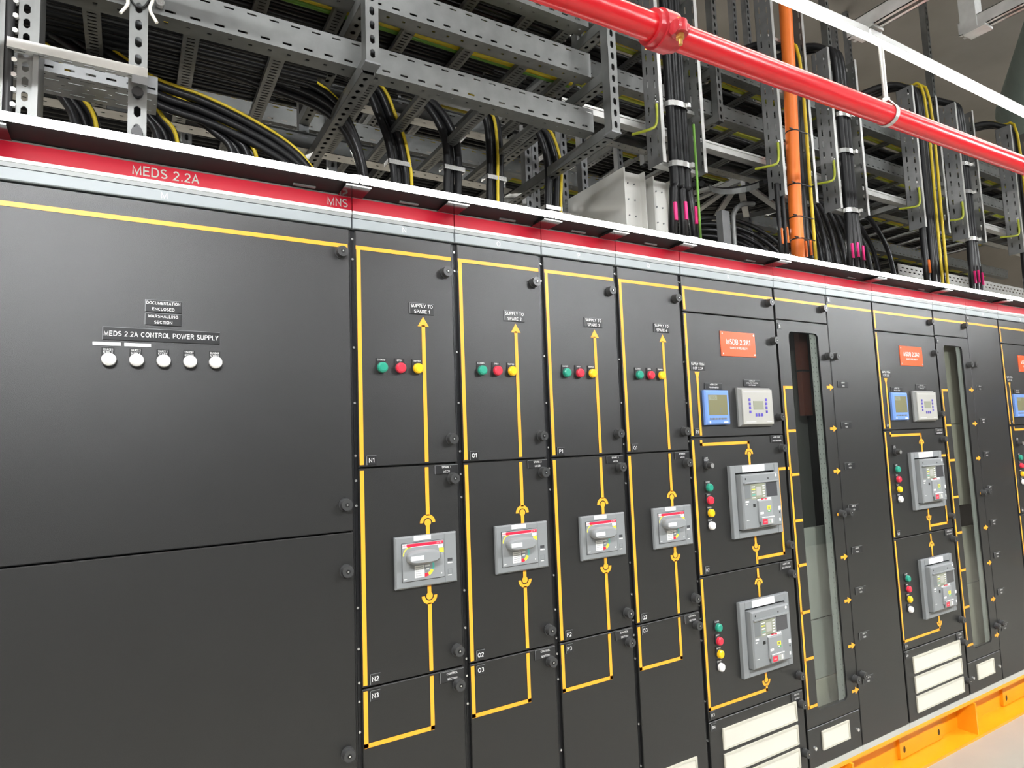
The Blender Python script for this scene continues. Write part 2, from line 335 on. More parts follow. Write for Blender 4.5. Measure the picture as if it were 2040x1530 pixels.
def vent(cab, x0, x1, z0, z1, n=14):
    b = MB(); t = 0.006; f = 0.007
    b.box(x0, x1, -t, 0, z0, z0 + f, 'grille'); b.box(x0, x1, -t, 0, z1 - f, z1, 'grille'); b.box(x0, x0 + f, -t, 0, z0 + f, z1 - f, 'grille'); b.box(x1 - f, x1, -t, 0, z0 + f, z1 - f, 'grille')
    b.rect(x0 + f, x1 - f, z0 + f, z1 - f, -0.0012, 'ctl_dk')
    o = b.build('vent_grille', cab)
    s = MB(); H = z1 - z0 - 2 * f
    for i in range(n):
        z = z0 + f + H * (i + 0.18) / n; d = H / n * 0.70
        s.add([(x0 + f, -0.0048, z), (x1 - f, -0.0048, z), (x1 - f, -0.0018, z + d), (x0 + f, -0.0018, z + d), (x0 + f, -0.0015, z), (x1 - f, -0.0015, z)], [(0, 1, 2, 3), (4, 5, 1, 0)], 'grille')
    s.build('louvre', o, kind='stuff')
def shell(x0, x1, letter, lx, band=None, screws=True, depth=0.85):
    """frame, header and sill of one cabinet"""
    cab = empty('switchgear_cabinet', ((x0 + x1) / 2, 0.0, 0.073), LAB[letter], 'cabinet', None)
    f = MB(); f.box(x0, x1, 0.024, depth, 0.073, 2.222, 'black'); f.build('frame', cab)
    p = MB()
    for xp in (x0, x1):
        p.box(max(x0, xp - 0.012), min(x1, xp + 0.014), 0.012, 0.024, 0.1, 2.127, 'black')
    p.build('corner_post', cab)
    if screws:
        s = MB()
        for z in (2.10, 2.04, 1.78, 1.62, 1.47, 1.40, 1.33, 1.05, 0.94, 0.85, 0.80, 0.72, 0.50, 0.36, 0.2):
            s.cyl((x0 + 0.0035, 0.0125, z), (x0 + 0.0035, 0.0095, z), 0.0036, 8, 'zinc')
        s.build('post_screw', cab, kind='stuff')
    h = MB(); g = 0.0012
    h.bev(x0 + g, x1 - g, -0.004, 0.024, 2.1288, 2.1590, 0.002, 'rail_grey')
    hp = h.build('header_panel', cab, 'grey header panel')
    MB().text(letter, lx, 2.1365, 0.0165, -0.0046, 'white').build('section_letter', hp, 'white section letter')
    MB().box(x0 + g, x1 - g, -0.005, 0.022, 2.1596, 2.1706, 'lip_grey').build('header_lip', cab)
    b = MB(); b.box(x0 + g, x1 - g, -0.006, 0.022, 2.1800, 2.2185, 'red'); b.box(x0 + g, x1 - g, -0.0068, 0.022, 2.1708, 2.1800, 'white')
    b.box(x0 + g, x1 - g, -0.0075, 0.022, 2.2185, 2.2220, 'lip_grey')
    rb = b.build('red_band', cab, 'red header band')
    for (t, x, z, hh) in band or ():
        MB().text(t, x, z, hh, -0.0072, 'white', 'l', True, 0.93).build('lettering', rb, 'white lettering')
    MB().box(x0 + g, x1 - g, 0.002, 0.05, 0.073, 0.0985, 'sill').build('sill', cab, 'pale grey sill')
    return cab
LAB = {
 'M': 'wide black switchgear cabinet with five white lamps under header letter M, at far left',
 'N': 'narrow black cabinet under header letter N with mimic arrow to spare 1',
 'O': 'narrow black cabinet under header letter O with mimic arrow to spare 2',
 'P': 'narrow black cabinet under header letter P with mimic arrow to spare 3',
 'Q': 'narrow black cabinet under header letter Q with mimic arrow to spare 4',
 'R': 'black cabinet under letter R with orange MSDB 2.2A1 sign and two large breakers',
 'S': 'black cabinet under letter S with tall glass window, nearer of the two windowed cabinets',
 'T': 'plain black cabinet door under letter T carrying a column of eight small tags',
 'U': 'black cabinet under letter U with orange MSDB 2.2A2 sign and three cream grilles',
 'V': 'black cabinet under letter V with a tall glass window, farther of the two windowed cabinets',
 'W': 'plain black cabinet under letter W with a column of tags, beside the farther window',
 'X': 'black cabinet at right edge of view with orange sign and blue meter cut off',
}
def moulded_breaker(cab, x0, z0, tagsx=0):
    """small breaker with rotary handle: bezel lower left corner at x0, z0"""
    W, H = 0.1935, 0.1465
    b = MB(); b.bev(x0, x0 + W, -0.013, 0.0, z0, z0 + H, 0.004, 'plastic')
    b.box(x0 + 0.1535, x0 + 0.1545, -0.0134, -0.012, z0 + 0.002, z0 + H - 0.002, 'plastic_dk')
    b.rect(x0 + 0.162, x0 + 0.178, z0 + 0.062, z0 + 0.071, -0.0135, 'display'); b.rect(x0 + 0.162, x0 + 0.178, z0 + 0.056, z0 + 0.059, -0.0135, 'lamp_white')
    b.rect(x0 + 0.162, x0 + 0.177, z0 + 0.025, z0 + 0.040, -0.0134, 'plastic_dk'); b.rect(x0 + 0.164, x0 + 0.1755, z0 + 0.027, z0 + 0.0395, -0.0137, 'plastic'); b.rect(x0 + 0.162, x0 + 0.174, z0 + 0.021, z0 + 0.0235, -0.0137, 'lamp_white')
    o = b.build('circuit_breaker', cab, 'grey rotary-handle breaker')
    f = MB(); fx0, fx1, fz0, fz1 = x0 + 0.020, x0 + 0.150, z0 + 0.020, z0 + 0.127
    f.box(fx0 - 0.0015, fx1 + 0.0015, -0.0136, -0.012, fz0 - 0.0015, fz1 + 0.0015, 'display'); f.bev(fx0, fx1, -0.017, -0.0134, fz0, fz1, 0.001, 'plastic_lt')
    y = -0.0174
    f.rect(fx0 + 0.014, fx1 - 0.002, fz1 - 0.010, fz1 - 0.002, y, 'red'); f.rect(fx0 + 0.014, fx1 - 0.018, fz1 - 0.0118, fz1 - 0.0104, y, 'white')
    f.rect(fx0, fx0 + 0.0135, fz1 - 0.011, fz1 - 0.001, y, 'white'); f.text('ABB', fx0 + 0.0068, fz1 - 0.0085, 0.0055, y - 0.0003, 'red', bold=True)
    f.text('XT4 160', fx1 - 0.016, fz1 - 0.0075, 0.0032, y - 0.0003, 'white')
    f.rect(fx1 - 0.019, fx1 - 0.003, fz1 - 0.021, fz1 - 0.012, y, 'white')
    f.poly([(fx1 - 0.016, fz1 - 0.034), (fx1 - 0.001, fz1 - 0.036), (fx1 - 0.001, fz1 - 0.0225), (fx1 - 0.016, fz1 - 0.0225)], y, 'yellow')
    f.arc(fx0 + 0.024, fz1 - 0.032, 0.0195, 0.0225, 85, 185, y, 'yellow')
    f.rect(fx0 + 0.036, fx0 + 0.066, fz0 + 0.008, fz0 + 0.042, y, 'lamp_white')
    for i in range(5): f.rect(fx0 + 0.039, fx0 + 0.062, fz0 + 0.013 + i * 0.006, fz0 + 0.0142 + i * 0.006, y - 0.0002, 'plastic')
    f.arc(fx0 + 0.068, fz0 + 0.036, 0.024, 0.030, -20, 20, y, 'teal'); f.arc(fx0 + 0.068, fz0 + 0.036, 0.020, 0.029, -62, -24, y, 'yellow'); f.arc(fx0 + 0.068, fz0 + 0.036, 0.018, 0.028, -92, -64, y, 'lamp_red')
    f.rect(fx0 + 0.068, fx0 + 0.083, fz0 + 0.036, fz0 + 0.041, y, 'white'); f.rect(fx0 + 0.071, fx0 + 0.081, fz0 + 0.028, fz0 + 0.0315, y, 'white'); f.rect(fx0 + 0.069, fx0 + 0.079, fz0 + 0.021, fz0 + 0.025, y, 'plastic_dk')
    f.disc(fx1 - 0.010, fz0 + 0.012, 0.0022, y, 'white', 8); f.rect(fx0 + 0.002, fx0 + 0.012, fz0 + 0.007, fz0 + 0.0085, y, 'white')
    f.build('face_plate', o)
    # handle: a rounded paddle lying across the face, on a hub
    h = MB(); cx, cz = x0 + 0.075, z0 + 0.089; n = 20
    def ring(sx, sz, yy, ox=0): return [(cx + ox + sx * math.copysign(abs(math.cos(a)) ** 0.62, math.cos(a)), yy, cz + sz * math.copysign(abs(math.sin(a)) ** 0.75, math.sin(a))) for a in (2 * PI * i / n for i in range(n))]
    R_ = [ring(0.043, 0.018, -0.017), ring(0.049, 0.0195, -0.030), ring(0.051, 0.0195, -0.046), ring(0.046, 0.014, -0.052)]
    h.add(sum(R_, []), [(r * n + i, r * n + (i + 1) % n, (r + 1) * n + (i + 1) % n, (r + 1) * n + i) for r in range(3) for i in range(n)], 'plastic_lt', True)
    h.add(R_[3], [tuple(range(n))], 'plastic_lt')
    h.box(cx - 0.042, cx - 0.004, -0.0528, -0.0515, cz - 0.0062, cz + 0.0062, 'white')
    h.build('rotary_handle', o)
    MB().box(x0 + 0.057, x0 + 0.110, -0.0146, -0.0125, z0 + H - 0.0135, z0 + H - 0.001, 'white').build('label_strip', o, 'blank white label strip')
    return o
def air_breaker(cab, x0, z0):
    W, H = 0.297, 0.287
    o_ = MB(); fw, ft = 0.029, 0.030
    for (a, b_, c, d) in ((x0, x0 + fw, z0, z0 + H), (x0 + W - fw, x0 + W, z0, z0 + H), (x0 + fw, x0 + W - fw, z0, z0 + fw), (x0 + fw, x0 + W - fw, z0 + H - ft, z0 + H)):
        o_.bev(a, b_, -0.016, 0.0, c, d, 0.002, 'plastic')
    o_.rect(x0 + fw, x0 + W - fw, z0 + fw, z0 + H - ft, -0.0015, 'recess_black')
    o = o_.build('circuit_breaker', cab, 'large grey draw-out breaker in bezel frame')
    b = MB(); bx0, bx1, bz0, bz1 = x0 + 0.034, x0 + W - 0.036, z0 + 0.034, z0 + H - 0.036; yb = -0.040
    b.bev(bx0, bx1, yb, -0.002, bz0, bz1, 0.005, 'plastic')
    b.build('breaker_body', o)
    y = yb - 0.0004; wB = bx1 - bx0; hB = bz1 - bz0
    X = lambda u: bx0 + u * wB
    Z = lambda v: bz0 + v * hB
    s = MB()
    s.box(X(0.04), X(0.96), yb - 0.006, yb, Z(0.835), Z(0.86), 'plastic_lt')
    s.rect(X(0.05), X(0.20), Z(0.555), Z(0.815), y, 'olive'); s.rect(X(0.05), X(0.20), Z(0.56), Z(0.81), y - 0.0002, 'plastic_dk')
    s.rect(X(0.22), X(0.60), Z(0.535), Z(0.82), y, 'lcd_lt'); s.rect(X(0.63), X(0.93), Z(0.56), Z(0.82), y, 'display')
    for i in range(5): s.rect(X(0.24), X(0.33), Z(0.56 + i * 0.05), Z(0.575 + i * 0.05), y - 0.0003, ['lamp_white', 'teal', 'lamp_white', 'yellow', 'lamp_white'][i]); s.rect(X(0.53), X(0.59), Z(0.57 + i * 0.048), Z(0.59 + i * 0.048), y - 0.0003, 'white')
    s.rect(X(0.36), X(0.50), Z(0.60), Z(0.76), y - 0.0003, 'ctl')
    s.build('trip_unit', o)
    p = MB(); p.bev(X(0.37), X(0.74), yb - 0.007, yb, Z(0.12), Z(0.50), 0.002, 'plastic_lt'); y2 = yb - 0.0074
    p.rect(X(0.37), X(0.745), Z(0.505), Z(0.545), y, 'white'); p.rect(X(0.47), X(0.63), Z(0.512), Z(0.536), y - 0.0003, 'lamp_red'); p.text('ABB', X(0.55), Z(0.514), 0.0042, y - 0.0006, 'white', bold=True)
    p.rect(X(0.58), X(0.68), Z(0.325), Z(0.395), y2, 'yellow'); p.rect(X(0.61), X(0.65), Z(0.34), Z(0.38), y2 - 0.0003, 'olive'); p.rect(X(0.59), X(0.68), Z(0.285), Z(0.312), y2, 'green_print'); p.rect(X(0.60), X(0.65), Z(0.298), Z(0.31), y2 - 0.0003, 'white')
    p.rect(X(0.39), X(0.48), Z(0.255), Z(0.295), y2, 'white'); p.text('ON', X(0.435), Z(0.264), 0.005, y2 - 0.0003, 'plate', bold=True)
    p.build('operating_panel', o)
    g = MB(); g.bev(X(0.39), X(0.74), yb - 0.012, yb - 0.006, Z(0.05), Z(0.205), 0.002, 'plastic_lt'); y3 = yb - 0.0124
    g.rect(X(0.40), X(0.73), Z(0.19), Z(0.203), y3, 'lamp_white'); g.rect(X(0.41), X(0.54), Z(0.07), Z(0.165), y3, 'lamp_red'); g.text('PUSH', X(0.475), Z(0.10), 0.0045, y3 - 0.0003, 'white', bold=True)
    g.rect(X(0.56), X(0.69), Z(0.07), Z(0.165), y3, 'ctl'); g.text('1', X(0.60), Z(0.085), 0.010, y3 - 0.0003, 'lamp_green', bold=True); g.rect(X(0.645), X(0.68), Z(0.08), Z(0.155), y3 - 0.0003, 'white')
    g.build('push_button', o)
    d = MB()
    d.rect(X(0.06), X(0.15), Z(0.49), Z(0.52), y, 'white'); d.rect(X(0.06), X(0.12), Z(0.445), Z(0.465), y, 'lamp_white'); d.rect(X(0.25), X(0.315), Z(0.395), Z(0.455), y, 'recess_black')
    d.rect(X(0.06), X(0.13), Z(0.165), Z(0.172), y, 'white'); d.disc(X(0.10), Z(0.92), 0.004, y, 'recess_black', 10); d.disc(X(0.70), Z(0.90), 0.004, y, 'recess_black', 10)
    d.disc(X(0.92), Z(0.945), 0.006, y, 'lamp_white', 12); d.rect(X(0.93), X(0.99), Z(0.29), Z(0.36), y, 'white'); d.disc(X(0.955), Z(0.245), 0.004, y, 'recess_black', 8); d.rect(X(0.93), X(0.97), Z(0.08), Z(0.14), y, 'white')
    for i in range(6): d.rect(X(0.76), X(0.93), Z(0.36 + i * 0.025), Z(0.366 + i * 0.025), y, 'plastic')
    d.build('decal', o)
    MB().box(x0 + 0.070, x0 + 0.205, -0.0176, -0.0155, z0 + H - 0.028, z0 + H - 0.0015, 'white').build('label_strip', o, 'blank white label strip')
def meter(cab, x0, z0):
    W, H = 0.139, 0.138
    b = MB(); b.bev(x0, x0 + W, -0.016, 0, z0, z0 + H, 0.006, 'blue'); o = b.build('power_meter', cab, 'blue power meter')
    s = MB(); y = -0.0164; s.rect(x0 + 0.016, x0 + 0.124, z0 + 0.038, z0 + 0.119, y, 'olive'); s.rect(x0 + 0.018, x0 + 0.066, z0 + 0.098, z0 + 0.117, y - 0.0002, 'lcd_lt')
    s.text('VAS', x0 + 0.043, z0 + 0.101, 0.012, y - 0.0004, 'olive', bold=True); s.text('0', x0 + 0.085, z0 + 0.044, 0.022, y - 0.0004, 'plastic_dk'); s.build('screen', o, 'olive screen')
    k = MB()
    for i in range(6): k.box(x0 + 0.020 + i * 0.0165, x0 + 0.033 + i * 0.0165, -0.0175, -0.0155, z0 + 0.020, z0 + 0.027, 'plastic_dk')
    k.rect(x0 + 0.016, x0 + 0.024, z0 + 0.006, z0 + 0.014, y, 'lamp_white'); k.rect(x0 + 0.098, x0 + 0.122, z0 + 0.006, z0 + 0.012, y, 'white'); k.build('key', o)
def controller(cab, x0, z0):
    W, H = 0.205, 0.160
    b = MB(); b.bev(x0, x0 + W, -0.020, 0, z0, z0 + H, 0.012, 'ctl_dk'); o = b.build('relay_controller', cab, 'pale grey relay controller')
    f = MB(); f.bev(x0 + 0.010, x0 + W - 0.006, -0.024, -0.018, z0 + 0.008, z0 + H - 0.008, 0.002, 'ctl'); y = -0.0244
    f.rect(x0 + 0.020, x0 + W - 0.016, z0 + 0.141, z0 + 0.1425, y, 'white'); f.rect(x0 + 0.026, x0 + 0.085, z0 + 0.018, z0 + 0.0195, y, 'white'); f.rect(x0 + 0.155, x0 + 0.185, z0 + 0.018, z0 + 0.020, y, 'white')
    f.build('face_plate', o)
    MB().box(x0 + 0.074, x0 + 0.137, -0.0248, -0.023, z0 + 0.068, z0 + 0.104, 'lcd_lt').build('screen', o, 'small pale lcd screen')
    k = MB()
    for i in range(4):
        for xx in (0.047, 0.150): k.box(x0 + xx, x0 + xx + 0.011, -0.0255, -0.023, z0 + 0.054 + i * 0.0165, z0 + 0.065 + i * 0.0165, 'blue_key')
    for i in range(3): k.box(x0 + 0.084 + i * 0.018, x0 + 0.094 + i * 0.018, -0.0255, -0.023, z0 + 0.040, z0 + 0.053, 'blue_key')
    k.build('key', o, 'violet blue keys')

# --- M
cM = shell(-1.15, 0.002, 'M', -0.478, [('MEDS 2.2A', -0.5485, 2.1868, 0.0236), ('MNS', -0.069, 2.1868, 0.0236)], screws=False)
d1 = door(cM, -1.14, -0.0055, 1.2635, ZT); d2 = door(cM, -1.14, -0.0055, 0.1, 1.2595)
Mimic().h(-1.13, -0.011, 2.0735).build(d1)
lock(d1, -0.030, 2.052); lock(d1, -0.028, 1.337); lock(d2, -0.028, 1.157); lock(d2, -0.031, 0.679)
plate(d1, -0.517, -0.437, 1.845, 1.875, ['DOCUMENTATION', 'ENCLOSED'], 0.0072)
plate(d1, -0.517, -0.437, 1.812, 1.842, ['MARSHALLING', 'SECTION'], 0.0072)
plate(d1, -0.604, -0.3485, 1.771, 1.802, ['MEDS 2.2A CONTROL POWER SUPPLY'], 0.0118)
for x0, x1, t in ((-0.623, -0.566, 'SOURCE 1'), (-0.559, -0.503, 'SOURCE 2')):
    b = MB(); b.box(x0, x1, -0.0016, 0, 1.757, 1.765, 'white'); b.text(t + ' SUPPLY FAIL', (x0 + x1) / 2, 1.7595, 0.0032, -0.0019, 'lip_grey'); b.build('label_strip', d1, 'white label strip')
for x, ls in ((-0.590, ['SOURCE 1', 'SUPPLY', 'AVAILABLE']), (-0.533, ['SOURCE 2', 'SUPPLY', 'AVAILABLE']), (-0.4755, ['SOURCE 3', 'START', 'AVAILABLE']), (-0.417, ['STANDBY', 'GENERATOR', 'AVAILABLE']), (-0.3585, ['BUSBAR', 'SUPPLY', 'AVAILABLE'])):
    lamp(cM, x, 1.723, 'white', ls, 0.026, 0.029)

# --- N O P Q
PW = 0.32894
for i, L in enumerate('NOPQ'):
    a = i * PW; x0 = a + 0.003; x1 = a + PW + 0.002 if i < 3 else 1.3165
    cab = shell(x0, x1, L, a + 0.163)
    xl, xr = a + 0.012, a + 0.3205
    A = door(cab, xl, xr, 1.4375, ZT); B_ = door(cab, xl, xr, 0.8365, 1.4335); D = door(cab, xl, xr, 0.1, 0.8325)
    m = Mimic(); m.h(a + 0.013, a + 0.318, 2.0735).v(a + 0.0205, 2.068, 1.4435).v(a + 0.2185, 1.856, 1.4435)
    m.b.poly([(a + 0.2, 1.852), (a + 0.237, 1.852), (a + 0.2185, 1.882)], Y, 'orange_line'); m.build(A)
    m = Mimic(); m.v(a + 0.0205, 1.4275, 0.8425).v(a + 0.2175, 1.4275, 1.285).sock(a + 0.2165, 1.2645, True, 1.231).sock(a + 0.2165, 1.0545, False, 1.086).v(a + 0.2165, 1.034, 0.8425); m.build(B_)
    m = Mimic(); m.v(a + 0.0205, 0.8275, 0.679).h(a + 0.0146, a + 0.2224, 0.684).v(a + 0.2165, 0.8275, 0.679); m.build(D)
    plate(A, a + 0.175, a + 0.254, 1.889, 1.923, ['SUPPLY TO', 'SPARE %d' % (i + 1)], 0.0100)
    plate(A, a + 0.034, a + 0.063, 1.442, 1.469, [L + '1'], 0.0125)
    plate(B_, a + 0.243, a + 0.3195, 1.405, 1.431, ['SPARE %d' % (i + 1), 'MCCB'], 0.0058)
    plate(B_, a + 0.034, a + 0.063, 0.842, 0.870, [L + '2'], 0.0125)
    plate(D, a + 0.033, a + 0.062, 0.798, 0.826, [L + '3'], 0.0125)
    plate(D, a + 0.243, a + 0.3195, 0.800, 0.8305, ['CONTROL', 'SECTION'], 0.0058)
    lock(A, a + 0.298, 2.028); lock(A, a + 0.3015, 1.509); lock(B_, a + 0.302, 1.3895); lock(B_, a + 0.3, 0.885); lock(D, a + 0.300, 0.787)
    for dx, k, t in ((0.0845, 'green', 'CLOSED'), (0.1405, 'red', 'OPEN'), (0.1955, 'yellow', 'TRIPPED')): lamp(cab, a + dx, 1.7225, k, [t], 0.030, 0.028)
    moulded_breaker(cab, a + 0.1095, 1.0855)
    vent(cab, a + 0.085, a + 0.260, 0.25, 0.329); vent(cab, a + 0.085, a + 0.260, 0.155, 0.235)

# --- R U X : incomer cabinets
def incomer(L, a, W, sign, n, lx, full=True):
    s_ = W / 0.567
    cab = shell(a, a + W, L, lx)
    xl, xr = a + 0.0065, a + W - 0.0065
    F = lambda u: a + u * s_                             # u measured on cabinet R
    D0 = door(cab, xl, xr, 1.9825, ZT); D1 = door(cab, xl, xr, 1.4845, 1.9785); D2 = door(cab, xl, xr, 0.957, 1.4805); D3 = door(cab, xl, xr, 0.429, 0.953); D4 = door(cab, xl, xr, 0.1, 0.425)
    m = Mimic(); m.h(F(0.008), F(0.557), 2.0775).v(F(0.0145), 2.07, 1.990); m.build(D0)
    Mimic().v(F(0.0145), 1.972, 1.491).build(D1); m = Mimic(); m.b.poly([(F(0.0565), 1.719), (F(0.0665), 1.719), (F(0.0755), 1.742), (F(0.0475), 1.742)], Y, 'orange_line'); m.v(F(0.0615), 1.720, 1.491); m.build(D1)
    m = Mimic(); m.v(F(0.0145), 1.4735, 0.964).v(F(0.0595), 1.4735, 1.450).h(F(0.0536), F(0.339), 1.4555).v(F(0.333), 1.461, 1.428).sock(F(0.333), 1.407, True, 1.361)
    m.sock(F(0.335), 1.037, False, 1.079).v(F(0.336), 1.016, 0.964).h(F(0.336), F(0.514), 0.9865).v(F(0.508), 0.981, 1.343).h(F(0.503), F(0.558), 1.337); m.build(D2)
    m = Mimic(); m.v(F(0.3355), 0.9465, 0.905).sock(F(0.3355), 0.885, True, 0.834).build(D3); m = Mimic(); m.v(F(0.0145), 0.9465, 0.467).sock(F(0.339), 0.510, False, 0.546).v(F(0.339), 0.489, 0.467).h(F(0.0085), F(0.345), 0.472); m.build(D3)
    b = MB(); x0, x1, z0, z1 = F(0.207), F(0.419), 1.811, 1.914
    b.bev(x0, x1, -0.003, 0, z0, z1, 0.001, 'sign'); b.text(sign, (x0 + x1) / 2, z0 + 0.050, 0.0215, -0.0036, 'white', bold=True, sx=0.92); b.text('SOURCE OF RELIABILITY', (x0 + x1) / 2, z0 + 0.0305, 0.0088, -0.0036, 'white', bold=True, sx=0.78)
    for xx in (x0 + 0.010, x1 - 0.010):
        for zz in (z0 + 0.010, z1 - 0.010): b.cyl((xx, -0.003, zz), (xx, -0.0045, zz), 0.004, 8, 'zinc')
    b.build('sign_plate', D1, 'orange sign plate')
    plate(D1, F(0.028), F(0.105), 1.748, 1.781, ['SUPPLY FROM', 'CCP 2.2A'], 0.0095)
    plate(D1, F(0.099), F(0.198), 1.675, 1.698, [sign, 'POWER METER'], 0.0058); plate(D1, F(0.330), F(0.431), 1.6885, 1.715, [sign, 'AUTOMATIC TRANSFER', 'CONTROLLER'], 0.0050)
    plate(D1, F(0.029), F(0.050), 1.493, 1.517, [L + '1'], 0.011); plate(D2, F(0.474), F(0.551), 1.450, 1.4795, [sign, 'MAIN BREAKER'], 0.0060)
    plate(D2, F(0.036), F(0.061), 0.964, 0.991, [L + '2'], 0.011); plate(D3, F(0.474), F(0.551), 0.921, 0.951, [sign, 'BUS COUPLER'], 0.0060)
    plate(D3, F(0.014), F(0.040), 0.436, 0.464, [L + '3'], 0.011); plate(D4, F(0.014), F(0.040), 0.392, 0.420, [L + '4'], 0.011); plate(D4, F(0.484), F(0.551), 0.391, 0.4225, ['CONTROL', 'SECTION'], 0.0055)
    lock(D0, F(0.527), 2.056)
    for dd, z in ((D1, 1.889), (D1, 1.558), (D2, 1.424), (D2, 1.018), (D3, 0.899), (D3, 0.485), (D4, 0.371), (D4, 0.178)): lock(dd, F(0.541), z)
    meter(cab, F(0.0815), 1.531); controller(cab, F(0.278), 1.5205)
    # key switch above the lamp column
    b = MB(); xk, zk = F(0.082), 1.373; b.cyl((xk, 0, zk), (xk, -0.012, zk), 0.0165, 18, 'lock'); b.cyl((xk, -0.012, zk), (xk, -0.030, zk), 0.012, 18, 'lock', 0.0115); b.disc(xk, zk, 0.0095, -0.0304, 'zinc', 14)
    ks = b.build('selector_switch', cab, 'black selector switch with metal cap'); plate(ks, xk - 0.018, xk + 0.012, zk, zk + 0.034, ['MODE', 'SELECT'], 0.005, 'lamp_tag', edge=False, ytop=zk + 0.029)
    for zl in ((1.288, 1.239, 1.190, 1.142), (0.759, 0.709, 0.661, 0.613)):
        for z, k, t in zip(zl, ('green', 'red', 'yellow', 'white'), ('CLOSED', 'OPEN', 'TRIPPED', 'HEALTHY')): lamp(cab, F(0.081), z, k, [t], 0.028, 0.026)
    air_breaker(cab, F(0.196), 1.0775); air_breaker(cab, F(0.197), 0.545)
    for z0_, z1_ in ((0.313, 0.389), (0.221, 0.297), (0.131, 0.206)): vent(cab, F(0.072), F(0.508), z0_, z1_, 12)
incomer('R', 1.317, 0.567, 'MSDB 2.2A1', 0, 1.596)
# --- S / V windowed, T / W plain
def windowed(L, a, W, lx, wx0, wx1, bar):
    cab = empty('switchgear_cabinet', (a + W / 2, 0, 0.073), LAB[L], 'cabinet')
    x0, x1 = a, a + W; zt0 = 1.9865
    # hollow frame so one can look in through the pane
    f = MB(); f.box(x0, x0 + 0.02, 0.026, 0.85, 0.073, 2.222, 'black'); f.box(x1 - 0.02, x1, 0.026, 0.85, 0.073, 2.222, 'black'); f.box(x0 + 0.02, x1 - 0.02, 0.026, 0.85, 2.0, 2.222, 'black'); f.box(x0 + 0.02, x1 - 0.02, 0.026, 0.85, 0.073, 0.25, 'black'); f.box(x0 + 0.02, x1 - 0.02, 0.83, 0.85, 0.25, 2.0, 'black')
    f.build('frame', cab)
    MB().box(x0 + 0.02, x1 - 0.02, 0.13, 0.14, 0.25, 2.0, 'inner').build('back_plate', cab)  # grey raised to stand in for the room reflected in the pane
    if bar == 'bar_brown':
        b = MB(); b.box(wx0 + 0.165, wx0 + 0.225, 0.065, 0.09, 1.565, 1.99, bar); b.box(wx0 + 0.163, wx0 + 0.227, 0.062, 0.094, 1.77, 1.778, 'black'); b.build('brown_bar', cab, 'upright busbar behind the glass')  # upright brown bar with a black band
        segs = ((0.26, 0.405, 'inner_bg'), (0.408, 0.655, 'inner_lt'), (0.662, 1.06, 'inner_lt'))  # pale tone of the lower plates also paints the floor's reflection
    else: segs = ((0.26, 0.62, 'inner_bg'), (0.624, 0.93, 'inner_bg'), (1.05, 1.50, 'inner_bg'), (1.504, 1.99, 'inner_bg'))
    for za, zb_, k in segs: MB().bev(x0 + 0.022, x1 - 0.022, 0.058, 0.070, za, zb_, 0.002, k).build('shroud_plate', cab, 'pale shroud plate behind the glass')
    b = MB(); b.sheet((wx1 - 0.047, 0.012, 0.318), (0, 0, 1), (1, 0, 0), 1.618, 0.0465, [(0.008, 0.013, 0.022, 0.006, 0.01), (0.032, 0.037, 0.022, 0.006, 0.01)], 'strip', t=-0.002); b.build('perforated_strip', cab, 'grey perforated strip behind the glass')
    g = 0.0012
    h = MB(); h.bev(x0 + g, x1 - g, -0.004, 0.024, 2.1288, 2.1590, 0.002, 'rail_grey'); hp = h.build('header_panel', cab, 'grey header panel')
    MB().text(L, lx, 2.1375, 0.0165, -0.0046, 'white').build('section_letter', hp, 'white section letter')
    MB().box(x0 + g, x1 - g, -0.005, 0.022, 2.1596, 2.1706, 'lip_grey').build('header_lip', cab)
    b = MB(); b.box(x0 + g, x1 - g, -0.006, 0.022, 2.18, 2.2185, 'red'); b.box(x0 + g, x1 - g, -0.0068, 0.022, 2.1708, 2.18, 'white'); b.box(x0 + g, x1 - g, -0.0075, 0.022, 2.2185, 2.222, 'lip_grey'); b.build('red_band', cab, 'red header band')
    MB().box(x0 + g, x1 - g, 0.002, 0.05, 0.073, 0.0985, 'sill').build('sill', cab, 'pale grey sill')
    xl, xr = x0 + 0.006, x1 - 0.0045
    D0 = door(cab, xl, xr, 1.9895, ZT); D2 = door(cab, xl, xr, 0.1, 0.2555)
    # window door: ring of quads round a rounded opening
    oz0, oz1 = 0.2600, 1.9850; wz0, wz1, r = 0.316, 1.938, 0.022; d = MB(); n = 5; inn = []
    for cx, cz, a0 in ((wx1 - r, wz1 - r, 0), (wx0 + r, wz1 - r, 90), (wx0 + r, wz0 + r, 180), (wx1 - r, wz0 + r, 270)):
        inn += [(cx + r * math.cos(math.radians(a0 + 90 * i / n)), cz + r * math.sin(math.radians(a0 + 90 * i / n))) for i in range(n + 1)]
    oc = [(xr, oz1), (xl, oz1), (xl, oz0), (xr, oz0)]; k1 = n + 1
    for yy, rev in ((0.0, True), (0.022, False)):
        for c in range(4):
            seg = inn[c * k1:(c + 1) * k1]
            d.poly(([oc[c]] + seg[::-1]) if rev else ([oc[c]] + seg), yy, 'panel')
            q = [oc[c], seg[-1], inn[((c + 1) % 4) * k1], oc[(c + 1) % 4]]
            d.poly(q if rev else q[::-1], yy, 'panel')
    N_ = len(inn); d.add([(x, 0.0, z) for x, z in inn] + [(x, 0.022, z) for x, z in inn], [(i, (i + 1) % N_, N_ + (i + 1) % N_, N_ + i) for i in range(N_)], 'black')
    d.add([(x, yy, z) for yy in (0, 0.022) for x, z in oc], [(i, (i + 1) % 4, 4 + (i + 1) % 4, 4 + i) for i in range(4)], 'panel')
    D1 = d.build('door', cab)
